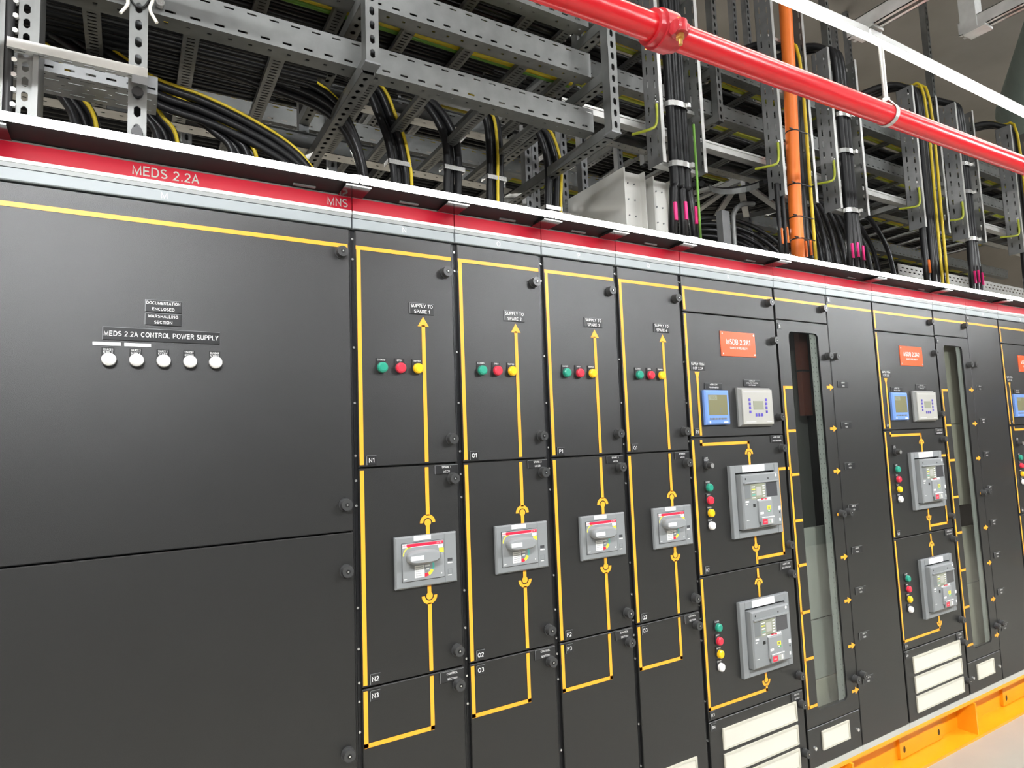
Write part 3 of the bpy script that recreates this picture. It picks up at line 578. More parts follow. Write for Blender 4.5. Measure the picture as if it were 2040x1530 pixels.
    MB().box(wx0 - 0.0, wx1 + 0.0, 0.003, 0.006, wz0, wz1, 'glass').build('window_pane', D1, 'clear window pane')
    F = lambda u: a + u
    m = Mimic(); m.h(F(0.006), xr - 0.003, 2.0785); m.build(D0)
    xv = wx0 - 0.0605; m = Mimic(); m.v(xv, 1.693, 0.337).h(a + 0.008, xv, 1.3365)
    for z in (1.687, 1.4965, 1.3075, 1.111, 0.923, 0.727, 0.536, 0.343): m.h(xv, wx0 - 0.002, z)
    for z in (1.691, 1.500, 1.3055, 1.112, 0.921, 0.729, 0.532, 0.340):
        xa = wx1 + 0.061; m.h(xa - 0.027, xa, z); m.b.poly([(xa - 0.003, z - 0.0155), (xa + 0.026, z), (xa - 0.003, z + 0.0155)], Y, 'orange_line')
    m.build(D1)
    lock(D0, xr - 0.030, 2.058)
    for z in (1.836, 1.113, 0.389): lock(D1, xr - 0.018, z)
    plate(D1, F(0.012), F(0.034), 1.944, 1.970, [L], 0.013)
    vent(cab, wx0 + 0.010, wx1 - 0.010, 0.156, 0.232, 12)
    s = MB()
    for xs in (wx0 - 0.042, xr - 0.03): s.cyl((xs, 0, 0.177), (xs, -0.008, 0.177), 0.0075, 10, 'zinc')
    s.build('screw', D2, 'bright zinc screws')
windowed('S', 1.884, 0.379, 2.072, 1.968, 2.180, 'bar_brown')
def plain(L, a, W, lx, words):
    cab = shell(a, a + W, L, lx, screws=False); D = door(cab, a + 0.002, a + W - 0.006, 0.1, ZT)
    m = Mimic(); m.h(a + 0.006, a + W - 0.012, 2.0785); m.build(D)
    for z in (1.836, 1.116, 0.395): lock(D, a + 0.033, z)
    plate(D, a + 0.010, a + 0.030, 2.095, 2.118, [L], 0.012)
    for i, z in enumerate((1.690, 1.498, 1.309, 1.116, 0.925, 0.744, 0.545, 0.352)): plate(D, a + 0.037, a + 0.118, z, z + 0.031, ['MDB%s-%d' % (L, i + 1), 'FEED'], 0.0060)
plain('T', 2.263, 0.380, 2.452, 0)
incomer('U', 2.643, 0.5805, 'MSDB 2.2A2', 1, 2.930)
windowed('V', 3.2235, 0.3655, 3.409, 3.305, 3.508, 'inner')
plain('W', 3.589, 0.393, 3.794, 0)
incomer('X', 3.982, 0.58, 'MSDB 2.2A3', 2, 4.28)

# ------------------------------------------------------------------ yellow base beam
base = empty('base_frame', (1.8, 0.0, FZ), 'orange-yellow steel base beam running on the floor under the black cabinets', 'base')
b = MB(); b.box(-1.15, 4.62, -0.022, 0.20, FZ, FZ + 0.013, 'base'); b.build('bottom_flange', base)
MB().box(-1.15, 4.62, 0.000, 0.20, 0.056, 0.0725, 'base').build('top_flange', base)
MB().box(-1.15, 4.62, 0.082, 0.094, FZ + 0.013, 0.056, 'base').build('web', base)
for x in (-0.6, 0.55, 1.50, 2.155, 3.235, 4.1): MB().box(x, x + 0.011, -0.012, 0.082, FZ + 0.013, 0.056, 'base').build('stiffener', base)
for x0 in (1.10, 2.66, 3.72):
    b = MB(); b.bev(x0, x0 + 0.39, 0.066, 0.082, FZ + 0.016, 0.054, 0.002, 'base')
    for u, v, rx, rz in ((0.05, 0.045, 0.008, 0.006), (0.335, 0.045, 0.008, 0.006), (0.035, -0.045, 0.010, 0.016), (0.355, -0.045, 0.010, 0.016)):
        b.poly([(x0 + u + rx * math.cos(t * PI / 6), v - 0.01 + rz * math.sin(t * PI / 6)) for t in range(12)], 0.0655, 'recess_black')
    b.build('end_plate', base)

# ------------------------------------------------------------------ canopy and led strips along the top of the cabinets
cp = empty('canopy', (1.7, -0.05, 2.2222), 'black sheet canopy overhanging the red header band', 'canopy')
b = MB(); b.box(-1.15, 4.62, -0.108, 0.020, 2.2235, 2.2265, 'canopy'); b.build('canopy_plate', cp)
BX = [-0.82, -0.008, 0.30, 0.645, 0.935, 1.275, 1.84, 2.57, 3.2, 3.9]
for x in BX:
    b = MB(); b.box(x - 0.036, x + 0.036, -0.104, -0.022, 2.2135, 2.2155, 'bracket'); b.box(x - 0.036, x + 0.036, -0.106, -0.104, 2.2125, 2.2165, 'lip_grey')  # pale strip on the front edge paints the light it catches
    b.box(x - 0.030, x + 0.030, -0.10, -0.03, 2.2155, 2.2235, 'canopy'); b.build('bracket', cp)
    b = MB(); b.box(x - 0.16, x - 0.10, -0.032, -0.024, 2.2195, 2.2235, 'plastic_dk'); b.build('bracket_arm', cp)
    MB().cyl((x + 0.014, -0.018, 2.2235), (x + 0.014, -0.018, 2.2195), 0.006, 8, 'zinc').build('bracket_screw', cp)
SEG = [(-1.15, -0.008), (-0.008, 0.645), (0.645, 1.275), (1.275, 1.84), (1.84, 2.57), (2.57, 3.2), (3.2, 4.62)]
WHERE = ['above header letter M', 'above header letters N and O', 'above header letters P and Q', 'above header letter R', 'above header letters S and T', 'above header letter U', 'above header letters V, W and X']
for (a, e), wtxt in zip(SEG, WHERE):
    t = empty('led_strip_light', ((a + e) / 2, -0.115, 2.2195), 'bright white linear light on the canopy edge ' + wtxt, 'light')
    b = MB(); b.box(a + 0.002, e - 0.002, -0.112, -0.108, 2.2235, 2.2268, 'alu'); b.build('profile', t, 'aluminium profile')
    b = MB(); b.box(a + 0.004, e - 0.004, -0.124, -0.112, 2.2195, 2.2355, 'led_c'); b.build('diffuser', t, 'glowing diffuser')
    b = MB(); b.box(e - 0.022, e + 0.022, -0.1255, -0.120, 2.2275, 2.2380, 'white'); b.cyl((e, -0.1235, 2.2385), (e, -0.1235, 2.2275), 0.004, 8, 'zinc'); b.build('joint_clip', t, 'white joint clip')

# ------------------------------------------------------------------ overhead: trapeze frames of slotted strut
S = 0.041
def strut_y(par, x, y0, y1, z1, name='cross_strut', k='galv', y_off=0):
    """channel along y, slotted face down; z1 = its top"""
    b = MB(); z0 = z1 - S; L = y1 - y0
    b.sheet((x - S / 2, y0, z0), (0, 1, 0), (1, 0, 0), L, S, [(0.013, 0.028, 0.040, 0.020, 0.02)], k, t=0.002, octo=True)
    b.box(x - S / 2 + 0.0025, x + S / 2 - 0.0025, y0, y1, z1 - 0.014, z1 - 0.011, 'recess_black'); b.box(x - S / 2, x - S / 2 + 0.0025, y0, y1, z0, z1, k); b.box(x + S / 2 - 0.0025, x + S / 2, y0, y1, z0, z1, k)  # black sheet inside paints the shade behind the slots
    return b.build(name, par)
def post_z(par, x, y, z0, z1, name='post', k='galv', front=True):
    b = MB(); L = z1 - z0
    b.sheet((x - S / 2, y, z0), (0, 0, 1), (1, 0, 0), L, S, [(0.013, 0.028, 0.046, 0.028, 0.012)], k, t=-0.002, octo=True)
    b.box(x - S / 2, x - S / 2 + 0.0025, y, y + S, z0, z1, k); b.box(x + S / 2 - 0.0025, x + S / 2, y, y + S, z0, z1, k)
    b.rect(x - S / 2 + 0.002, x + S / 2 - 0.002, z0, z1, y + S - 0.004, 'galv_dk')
    return b.build(name, par)
TZ = (2.685, 2.911, 3.121, 3.40)
for x, zb, lab in ((-0.54, 2.28, 'slotted strut trapeze at far left, its post reaching down behind the long white light'),
                   (0.075, 2.66, 'slotted strut trapeze hanging above header letter N, its post end free'),
                   (1.03, 2.655, 'slotted strut trapeze at the right end of the three ladder tiers')):
    t = empty('trapeze_frame', (x, 0.4, 5.0), lab, 'support')
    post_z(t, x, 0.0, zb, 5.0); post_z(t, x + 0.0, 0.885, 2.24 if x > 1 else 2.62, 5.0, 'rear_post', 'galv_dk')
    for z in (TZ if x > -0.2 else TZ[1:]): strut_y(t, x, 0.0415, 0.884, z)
    if x < -0.2:
        for z in (2.295, 2.40):
            MB().cyl((x, -0.001, z), (x, -0.014, z), 0.013, 8, 'black').build('bolt', t, 'dark bolt head')
        for dx in (-0.05, 0.05): MB().cyl((x + dx, 0.095, 2.715), (x + dx, 0.080, 2.715), 0.011, 8, 'zinc').build('bolt', t)
    MB().box(x - 0.024, x + 0.024, -0.003, 0.045, zb - 0.006, zb, 'galv_dk').build('end_cap', t)
for i, (x, y) in enumerate(((1.215, 0.9), (1.285, 0.94), (1.445, 0.9), (1.58, 0.9))):
    b = empty('strut_post', (x, y, 2.23), ['dull vertical strut, first from left behind the fourth cable drop', 'dull vertical strut, second from left behind the fourth cable drop', 'dull vertical strut standing left of the pale bus ducts', 'dull vertical strut standing just before the pale bus ducts'][i], 'strut')
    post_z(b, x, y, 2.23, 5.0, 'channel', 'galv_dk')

# ------------------------------------------------------------------ cable ladders along the row
def ladder(label, x0, x1, yf, yb, z, h, rungs, k='galv', tiers=True):
    t = empty('cable_ladder', ((x0 + x1) / 2, (yf + yb) / 2, z), label, 'cable ladder')
    L = x1 - x0; lip = 0.062
    for y, sg in ((yf, 1), (yb, -1)):
        b = MB()
        b.sheet((x0, y, z), (1, 0, 0), (0, 0, 1), L, h, [(h * 0.14, h * 0.14 + 0.007, 0.062, 0.026, 0.03), (h - 0.017, h - 0.012, 0.062, 0.026, 0.055)], k, t=0.002 * -sg)
        if sg > 0: b.sheet((x0, y, z), (1, 0, 0), (0, 1, 0), L, lip, [(0.024, 0.033, 0.055, 0.011, 0.03)], k, t=0.002)
        else: b.sheet((x0, y - lip, z), (1, 0, 0), (0, 1, 0), L, lip, [(0.024, 0.033, 0.055, 0.011, 0.03)], 'galv_lt', t=0.002)  # rear lip in paler steel paints its lit underside
        ya, yc = (y, y + 0.018) if sg > 0 else (y - 0.018, y)
        b.box(x0, x1, ya, yc, z + h - 0.002, z + h, k)
        b.build('side_rail', t)
    r = None
    for x in rungs:
        if r is None:
            b = MB(); L2 = yb - yf - 2 * lip + 0.06; y0 = yf + lip - 0.03; w = 0.042
            b.sheet((x - w / 2, y0, z + 0.003), (0, 1, 0), (1, 0, 0), L2, w, [(0.010, 0.032, 0.017, 0.0068, 0.01)], k, t=0.0015); b.box(x - w / 2 + 0.002, x + w / 2 - 0.002, y0, y0 + L2, z + 0.012, z + 0.014, 'recess_black')  # black sheet above the slots stands in for shade inside the rung
            b.box(x - w / 2, x - w / 2 + 0.002, y0, y0 + L2, z + 0.003, z + 0.022, k); b.box(x + w / 2 - 0.002, x + w / 2, y0, y0 + L2, z + 0.003, z + 0.022, k)
            r = b.build('rung', t); rx = x
        else:
            c = r.copy(); C.objects.link(c); c.parent = t; c.location = (x - rx, 0, 0)
    return t
ladder('long cable ladder nearest above the cabinets, lowest of three tiers', -1.5, 1.005, 0.10, 0.79, 2.69, 0.092, (-1.13, -0.89, -0.65, -0.407, -0.169, 0.13, 0.319, 0.548, 0.784))
ladder('middle cable ladder of the three tiers, above the lowest one', -1.4, 1.005, 0.10, 0.76, 2.916, 0.100, (-0.9, -0.66, -0.42, -0.2, 0.03, 0.267, 0.497, 0.728, 0.93))
ladder('topmost cable ladder of the three tiers, crossing the upper edge of view', -1.2, 1.005, 0.10, 0.76, 3.126, 0.100, (-0.45, -0.2, 0.05, 0.29, 0.53, 0.77, 0.95))
ladder('cable ladder on the rear lane, lowest tier, seen between the risers', -1.4, 7.5, 1.25, 1.85, 2.74, 0.09, [-1.2 + 0.3 * i for i in range(29)], 'galv')
ladder('cable ladder on the rear lane, second tier up', -1.4, 7.5, 1.25, 1.85, 3.04, 0.09, [-1.05 + 0.3 * i for i in range(28)], 'galv')
ladder('cable ladder on the rear lane, third tier up', -1.0, 7.5, 1.25, 1.85, 3.38, 0.09, [-0.9 + 0.3 * i for i in range(28)], 'galv')
ladder('cable ladder on the rear lane, highest tier under the soffit', -0.5, 7.5, 1.25, 1.85, 3.72, 0.09, [-0.3 + 0.3 * i for i in range(26)], 'galv')
ladder('cable ladder close behind the risers, upper of two, level with the riser tops', 1.12, 7.5, 0.60, 1.16, 3.585, 0.09, [1.25 + 0.3 * i for i in range(21)])
ladder('cable ladder close behind the risers, lower of two', 1.12, 7.5, 0.60, 1.16, 3.30, 0.09, [1.35 + 0.3 * i for i in range(21)])
for i, x in enumerate((1.32, 2.30, 3.42, 4.75)):
    t = empty('rear_trapeze', (x, 0.88, 5.0), 'strut trapeze close behind the risers, ' + ('before the first riser', 'before the second riser', 'after the third riser', 'after the fifth riser')[i], 'support')
    post_z(t, x, 0.555, 3.25, 5.1, 'post', 'galv'); post_z(t, x, 1.165, 3.25, 5.1, 'post', 'galv_dk')
    for z in (3.297, 3.582): strut_y(t, x, 0.597, 1.164, z)
for i, x in enumerate((-0.35, 0.28, 0.62, 2.1, 3.3, 4.6)):
    t = empty('rear_trapeze', (x, 1.5, 5.0), ['rear lane strut trapeze, leftmost, over letter M', 'rear lane strut trapeze behind letter N', 'rear lane strut trapeze behind letter O', 'rear lane strut trapeze behind the orange conduit', 'rear lane strut trapeze behind the third riser', 'rear lane strut trapeze farthest right'][i], 'support')
    post_z(t, x, 1.19, 2.6, 5.0, 'post', 'galv_dk'); post_z(t, x, 1.87, 2.6, 5.0, 'post', 'galv_dk')
    for z in (2.737, 3.037, 3.377, 3.717): strut_y(t, x, 1.235, 1.87, z, 'cross_strut', 'galv')
def cable_set(name, label, items, group=None):
    """items: (name, path, radius, material, label)"""
    p0 = items[0][1][-1]; t = empty(name, tuple(p0), label, 'cables', group)
    for nm, path, r, k, lb in items: MB().tube(path, r, 8, k).build(nm, t, lb)
    return t
def bx(y, z, x0, x1, sag=0.003):
    n = max(3, int((x1 - x0) / 0.5)); return [(x0 + (x1 - x0) * i / n, y + random.uniform(-1, 1) * 0.004, z + random.uniform(0, 1) * sag) for i in range(n + 1)]
cable_set('cable_run', 'black cables lying on the lowest ladder tier, left of the first cable drop', [('cable', bx(0.22 + i * 0.036, 2.73, -1.45, 0.02 - 0.02 * i), 0.0145, 'cable', None) for i in range(9)])
cable_set('cable_run', 'black cables with yellow-green earth wires lying on the middle ladder tier', [('cable', bx(0.26 + i * 0.038, 2.956, -1.35, 0.70 - 0.03 * i), 0.016, 'cable', None) for i in range(11)]
          + [('earth_wire', bx(0.175 + i * 0.022, 2.953, -0.3, 1.0), 0.0105, ('cable_y', 'cable_g', 'cable_y', 'cable_g')[i], 'yellow-green earth wire') for i in range(4)])
cable_set('cable_run', 'black cables lying on the topmost ladder tier', [('cable', bx(0.20 + i * 0.040, 3.166, -1.1, 1.0), 0.016, 'cable', None) for i in range(12)])
for z, lab, xa in ((2.74, 'black cables and yellow wires on the lowest rear ladder', -1.3), (3.04, 'black cables and yellow wires on the second rear ladder', -1.3), (3.38, 'black cables and yellow wires on the third rear ladder', -0.9), (3.72, 'black cables on the highest rear ladder', -0.4)):
    it = [('cable', bx(1.40 + i * 0.042, z + 0.038, xa, 7.2), 0.016, 'cable', None) for i in range(9)]
    if z < 3.7: it += [('earth_wire', bx((1.345, 1.375, 1.765)[i], z + 0.016, xa, 7.2), 0.013, ('cable_y', 'cable_yg', 'cable_y')[i], 'yellow-green earth wire') for i in range(3)]
    cable_set('cable_run', lab, it)
for z, lab in ((3.585, 'black cables with yellow wires on the upper ladder close behind the risers'), (3.30, 'black cables with yellow wires on the lower ladder close behind the risers')):
    cable_set('cable_run', lab, [('cable', bx(0.80 + i * 0.040, z + 0.040, 1.15, 7.2), 0.016, 'cable', None) for i in range(7)] + [('earth_wire', bx((0.70, 0.735)[i], z + 0.036, 1.15, 7.2), 0.0115, ('cable_y', 'cable_yg')[i], 'yellow-green earth wire') for i in range(2)])
# flat deck under rear lane: earth bars behind the lowest tier
# ------------------------------------------------------------------ cable drops curving from the ladders into the cabinets
def off(path, dx, dy, dz=0): return [(x + dx, y + dy, z + dz) for x, y, z in path]
def drop(label, ctrl, n, r, stripe, sdx, clamp=None, spread=1.9, zend=2.226):
    ctrl = list(ctrl); e = ctrl[-1]; ctrl = ctrl + [(e[0], e[1], zend)]
    P_ = cr(ctrl, 6); it = []
    for i in range(n):
        f = i - (n - 1) / 2; it.append(('cable', off(P_, f * r * spread, (i % 2) * r * 1.2, 0), r, 'cable', None))
    if stripe is not None: it.append(('earth_cable', off(P_, sdx, -r * 0.9, 0.004), 0.0065, 'cable_y', 'yellow earth cable'))
    t = cable_set('cable_drop', label, it)
    if clamp:
        i = min(range(len(P_)), key=lambda q: abs(P_[q].z - clamp)); c = P_[i]; w = n * r * 0.95 + 0.004
        b = MB(); b.box(c.x - w, c.x + w, c.y - r - 0.004, c.y - r - 0.001, clamp - 0.009, clamp + 0.009, 'zinc'); b.box(c.x - w, c.x - w + 0.003, c.y - r - 0.004, c.y + 0.03, clamp - 0.009, clamp + 0.009, 'zinc'); b.box(c.x + w - 0.003, c.x + w, c.y - r - 0.004, c.y + 0.03, clamp - 0.009, clamp + 0.009, 'zinc')
        b.build('cable_clamp', t, 'bright metal clamp band')
    return t
rev = lambda p: p[::-1]
c1 = [(-0.67, 0.45, 2.485), (-0.712, 0.45, 2.579), (-0.748, 0.45, 2.648), (-0.813, 0.45, 2.724), (-0.95, 0.45, 2.80)]
c2 = [(-0.452, 0.45, 2.486), (-0.499, 0.45, 2.567), (-0.546, 0.45, 2.625), (-0.624, 0.45, 2.675), (-0.74, 0.45, 2.738), (-0.92, 0.45, 2.80)]
c3 = [(-0.228, 0.42, 2.47), (-0.285, 0.42, 2.538), (-0.36, 0.42, 2.579), (-0.482, 0.42, 2.626), (-0.597, 0.42, 2.666), (-0.738, 0.42, 2.745), (-0.95, 0.42, 2.81)]
c4 = [(-0.028, 0.4, 2.47), (-0.106, 0.4, 2.533), (-0.234, 0.4, 2.589), (-0.362, 0.4, 2.626), (-0.49, 0.4, 2.647), (-0.585, 0.4, 2.696), (-0.7, 0.4, 2.757), (-0.78, 0.4, 2.8), (-0.95, 0.4, 2.87)]
drop('leftmost black cable drop with yellow cable, passing behind the perforated tray', rev(c1), 3, 0.0135, 1, 0.026)
drop('black cable drop with yellow cable just right of the far left post', rev(c2), 3, 0.0135, 1, 0.026)
drop('black cable drop with yellow cable, third from left, above the header lettering', rev(c3), 4, 0.0125, 1, 0.036)
def sweep(label, ctrl, n, r, zend=2.226):
    e = ctrl[-1]; P_ = cr(list(ctrl) + [(e[0] + 0.05, e[1], 2.38), (e[0] + 0.06, e[1], zend)], 6); it = []
    for i in range(n): it.append(('cable', off(P_, 0.0 + i * 0.004, (i % 2) * 0.022, -i * r * 1.25), r, 'cable', None))
    it.append(('earth_cable', off(P_, 0, -0.004, r + 0.004), 0.0055, 'cable_y', 'yellow earth cable'))
    cable_set('cable_drop', label, it)
sweep('thick flat sweep of black cables descending from upper left toward the MNS lettering', rev(c4), 5, 0.0135)
sweep('upper sweep of black cables running behind the far left post', [(-1.1, 0.34, 3.02), (-0.85, 0.34, 2.93), (-0.66, 0.34, 2.85), (-0.45, 0.34, 2.80), (-0.2, 0.36, 2.775), (0.03, 0.38, 2.74), (0.14, 0.40, 2.62)], 4, 0.015)
d1 = [(0.02, 0.45, 2.90), (0.158, 0.45, 2.881), (0.231, 0.45, 2.843), (0.274, 0.45, 2.751), (0.307, 0.45, 2.669), (0.327, 0.45, 2.567), (0.333, 0.45, 2.489)]
d2 = [(0.36, 0.47, 2.88), (0.419, 0.45, 2.869), (0.47, 0.45, 2.838), (0.514, 0.45, 2.79), (0.547, 0.45, 2.722), (0.558, 0.45, 2.631), (0.553, 0.45, 2.495)]
d3 = [(0.60, 0.45, 2.93), (0.689, 0.45, 2.905), (0.737, 0.45, 2.853), (0.751, 0.45, 2.786), (0.754, 0.45, 2.671), (0.747, 0.45, 2.498)]
d4 = [(0.93, 0.47, 2.885), (0.961, 0.45, 2.869), (1.004, 0.45, 2.84), (1.037, 0.45, 2.757), (1.045, 0.45, 2.658), (1.034, 0.45, 2.496)]
drop('clamped black cable drop with yellow edge above letter N', d1, 3, 0.0155, 1, 0.040, 2.567, 1.6)
drop('clamped all-black cable drop above letter O', d2, 3, 0.0155, None, 0, 2.591, 1.6)
drop('clamped black cable drop with yellow cable in its middle above letter P', d3, 3, 0.0155, 1, 0.006, 2.587, 1.6)
drop('clamped black cable drop with yellow right edge above letter Q', d4, 3, 0.0150, 1, 0.038, 2.503, 1.6)

# ------------------------------------------------------------------ vertical riser ladders right of the trapeze
RIS = [(1.519, 1.805, 5.0, 'first riser ladder, nearest, holding the clamped black cables'), (2.380, 2.665, 5.0, 'second riser ladder, holding the orange conduit'), (2.868, 3.155, 3.69, 'third riser ladder, holding black cables with pink markers'),
       (3.770, 4.085, 3.70, 'fourth riser ladder, holding two yellow striped cables'), (4.322, 4.583, 3.72, 'fifth riser ladder, holding a clamped black bundle'), (5.160, 5.44, 3.75, 'sixth riser ladder at the right edge of view')]
RB = (2.735, 2.728, 2.733, 2.756, 2.758, 2.76)
for (xa, xb, zt, lab), zb in zip(RIS, RB):
    t = empty('riser_ladder', ((xa + xb) / 2, 0.3, zb), lab, 'cable ladder'); d = 0.098; yf = 0.25
    for x, sg in ((xa, 1), (xb, -1)):
        b = MB()
        rows = [(0.019, 0.028, 0.066, 0.038, 0.03), (0.066, 0.075, 0.066, 0.038, 0.055)]
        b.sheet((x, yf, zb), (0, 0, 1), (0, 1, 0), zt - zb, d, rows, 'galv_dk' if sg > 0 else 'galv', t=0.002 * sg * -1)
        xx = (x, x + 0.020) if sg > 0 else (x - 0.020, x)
        b.box(xx[0], xx[1], yf - 0.002, yf, zb, zt, 'galv_lt'); b.box(xx[0], xx[1], yf + d - 0.002, yf + d, zb, zt, 'galv')  # paler front flange paints its highlight
        b.build('side_rail', t)
    n = int((zt - zb - 0.02) / 0.3) + 1
    for i in range(n):
        z = zb + 0.012 + 0.3 * i
        if z < zt - 0.02: MB().box(xa + 0.003, xb - 0.003, yf + 0.052, yf + 0.092, z, z + 0.018, 'galv_lt').build('rung', t)
def vset(label, xs, r, zb, zt, y=0.28, marks=None, mk='pink', fan=0.0, clamps=(), name='cable_riser', extra=(), arch=None):
    xm = sum(xs) / len(xs); it = []
    for i, x in enumerate(xs):
        f = x - xm; p = [(x + f * fan, y, 2.226), (x + f * fan, y, 2.42), (x + f * 0.35 * fan, y, zb - 0.12), (x, y, zb + 0.01), (x, y, (zb + zt) / 2), (x, y, zt)]
        if arch: p += [(x - 0.02, y + 0.05, zt + 0.09), (x - 0.08, y + 0.16, zt + 0.14), (x - 0.2, y + 0.40, zt + 0.10), (x - 0.35, y + 0.95, zt + 0.02)]
        it.append(('cable', cr(p, 4), r, 'cable', None))
    t = cable_set(name, label, it)
    for dx, rr, k, lb, *ze in extra:
        x = xm + dx; zt_ = zt; zt = ze[0] if ze else zt_; p = [(x, y - r * 1.4, 2.226), (x, y - r * 1.6, zb), (x, y - r * 1.6, zt)]
        if arch: p += [(x - 0.02, y + 0.05, zt + 0.11), (x - 0.08, y + 0.16, zt + 0.165), (x - 0.2, y + 0.40, zt + 0.125), (x - 0.35, y + 0.95, zt + 0.04)]
        MB().tube(cr(p, 4), rr, 8, k).build('earth_cable', t, lb)
    if marks:
        for i, x in enumerate(xs):
            f = (x - xm) * fan; b = MB(); zz = marks + (0.012 if i % 2 else 0); xq = x + f * 0.85; b.box(xq - r * 0.42, xq + r * 0.30, y - r - 0.004, y - r + 0.006, zz, zz + 0.085, mk); b.build('cable_marker', t, mk.replace('omark', 'orange') + ' marker sleeve')
    w = (max(xs) - min(xs)) / 2 + r + 0.006
    for z in clamps:
        b = MB(); n = 14
        for i in range(n):
            a0, a1 = 2 * PI * i / n, 2 * PI * (i + 1) / n
            b.add([(xm + w * math.cos(a), y + (r + 0.012) * math.sin(a), z + dz) for dz in (-0.013, 0.013) for a in (a0, a1)], [(0, 1, 3, 2)], 'zinc')
        b.box(xm + w * 0.5, xm + w * 0.5 + 0.018, y - r - 0.022, y - r - 0.008, z - 0.010, z + 0.010, 'zinc')
        b.build('cable_clamp', t, 'bright metal clamp band')
    return t
vset('black three-core cables clamped on the first riser, pink sleeves low down', [1.605, 1.645, 1.685], 0.021, 2.745, 5.0, 0.27, 2.47, 'pink', 0.75, (2.745, 3.035, 3.36), extra=((0.072, 0.006, 'cable_g', 'green earth wire', 2.95),))
t = empty('orange_conduit', (2.48, 0.27, 2.226), 'bright orange round conduit running down the second riser into the cabinet', 'conduit')
MB().tube([(2.475, 0.27, 2.226), (2.487, 0.27, 2.7), (2.53, 0.27, 3.4), (2.58, 0.27, 5.0)], 0.034, 16, 'orange').build('conduit_tube', t)
for z, x in ((2.50, 2.482), (2.62, 2.485), (2.80, 2.494), (3.10, 2.512), (3.36, 2.528)):
    b = MB(); b.cyl((x, 0.27, z), (x, 0.27, z + 0.006), 0.036, 16, 'cable'); b.box(x - 0.05, x + 0.12, 0.245, 0.25, z + 0.006, z + 0.011, 'cable'); b.build('cable_tie', t, 'black cable tie')
vset('black cable pair with yellow-green stripe beside the orange conduit', [2.555, 2.59], 0.017, 2.74, 3.55, 0.285, 2.42, 'omark', 0.2, (), extra=((0.042, 0.009, 'cable_y', 'yellow earth cable'),), arch=True)
vset('two short black cables with orange sleeves under the second riser', [2.372, 2.415], 0.012, 2.70, 2.80, 0.29, 2.47, 'omark', 0.1)
vset('black cables with pink sleeves clamped on the third riser', [2.985, 3.02, 3.055], 0.020, 2.745, 3.66, 0.28, 2.46, 'pink', 0.6, (2.745, 3.10, 3.32), arch=True)
vset('black cables with two yellow stripes on the fourth riser', [3.89, 3.935, 3.98], 0.021, 2.76, 3.66, 0.285, None, 'omark', 0.1, (), extra=((-0.01, 0.009, 'cable_y', 'yellow earth cable'), (0.055, 0.009, 'cable_y', 'yellow earth cable')), arch=True)
vset('single grey-black cable with orange sleeve under the fourth riser', [3.835], 0.021, 2.74, 2.80, 0.30, 2.47, 'omark')
vset('black bundle clamped on the fifth riser, pink sleeves low down', [4.40, 4.435, 4.47], 0.021, 2.765, 3.68, 0.28, 2.45, 'pink', 0.6, (2.765, 3.1, 3.3), arch=True)
vset('dark cables on the sixth riser at the right edge', [5.24, 5.28, 5.32], 0.021, 2.765, 3.70, 0.285, None, 'pink', 0.2, (), extra=((0.0, 0.009, 'cable_y', 'yellow earth cable'),), arch=True)
t = empty('support_rail', (3.5, 0.40, 2.94), 'long horizontal strut running behind all the riser ladders', 'strut')
b = MB(); b.box(1.055, 6.2, 0.37, 0.373, 2.94, 2.982, 'galv_lt'); b.box(1.055, 6.2, 0.373, 0.411, 2.94, 2.943, 'galv_lt'); b.box(1.055, 6.2, 0.366, 0.37, 2.972, 2.982, 'galv_lt'); b.box(1.055, 6.2, 0.366, 0.37, 2.94, 2.95, 'galv_lt'); b.build('channel', t)
for i, (xa, _, _, lab) in enumerate(RIS):
    p = cr([(xa - 0.075, 0.36, 2.895), (xa - 0.05, 0.27, 2.885), (xa - 0.018, 0.262, 2.91), (xa - 0.008, 0.262, 2.96), (xa - 0.008, 0.262, 3.02)], 5)
    b = MB().tube(p, 0.0065, 6, 'cable_yg'); b.cyl((xa - 0.002, 0.262, 3.02), (xa - 0.016, 0.262, 3.02), 0.009, 8, 'zinc')
    tag(b.build('earth_strap'), 'yellow-green earth strap looping from the left rail of the ' + lab.split(' ')[0] + ' riser', 'wire')

# ------------------------------------------------------------------ far left: strut beam, perforated tray, riser
t = empty('strut_beam', (-0.64, 0.0, 2.43), 'short horizontal channel beam bolted in front of the far left post', 'strut')
b = MB(); b.box(-0.80, -0.519, -0.022, -0.020, 2.437, 2.461, 'galv_lt'); b.sheet((-0.80, -0.020, 2.437), (1, 0, 0), (0, 1, 0), 0.281, 0.019, [(0.006, 0.012, 0.045, 0.022, 0.012)], 'galv_lt', t=0.002); b.box(-0.80, -0.519, -0.020, -0.001, 2.459, 2.461, 'galv'); b.box(-0.553, -0.519, -0.0225, -0.0215, 2.416, 2.437, 'galv_dk'); b.build('channel', t)
t = empty('perforated_tray', (-0.8, 0.17, 2.459), 'perforated cable tray ending just right of the far left post', 'cable tray')
b = MB(); b.sheet((-1.25, 0.10, 2.459), (1, 0, 0), (0, 0, 1), 0.757, 0.05, [(0.012, 0.018, 0.045, 0.022, 0.01), (0.030, 0.036, 0.045, 0.022, 0.03)], 'galv_dk', t=-0.0015); b.build('side_wall', t)  # duller steel than the floor paints this wall's shade
b = MB(); b.sheet((-1.25, 0.2185, 2.459), (1, 0, 0), (0, 0, 1), 0.757, 0.05, [(0.012, 0.018, 0.045, 0.022, 0.01), (0.030, 0.036, 0.045, 0.022, 0.03)], 'galv', t=-0.0015); b.build('side_wall', t)
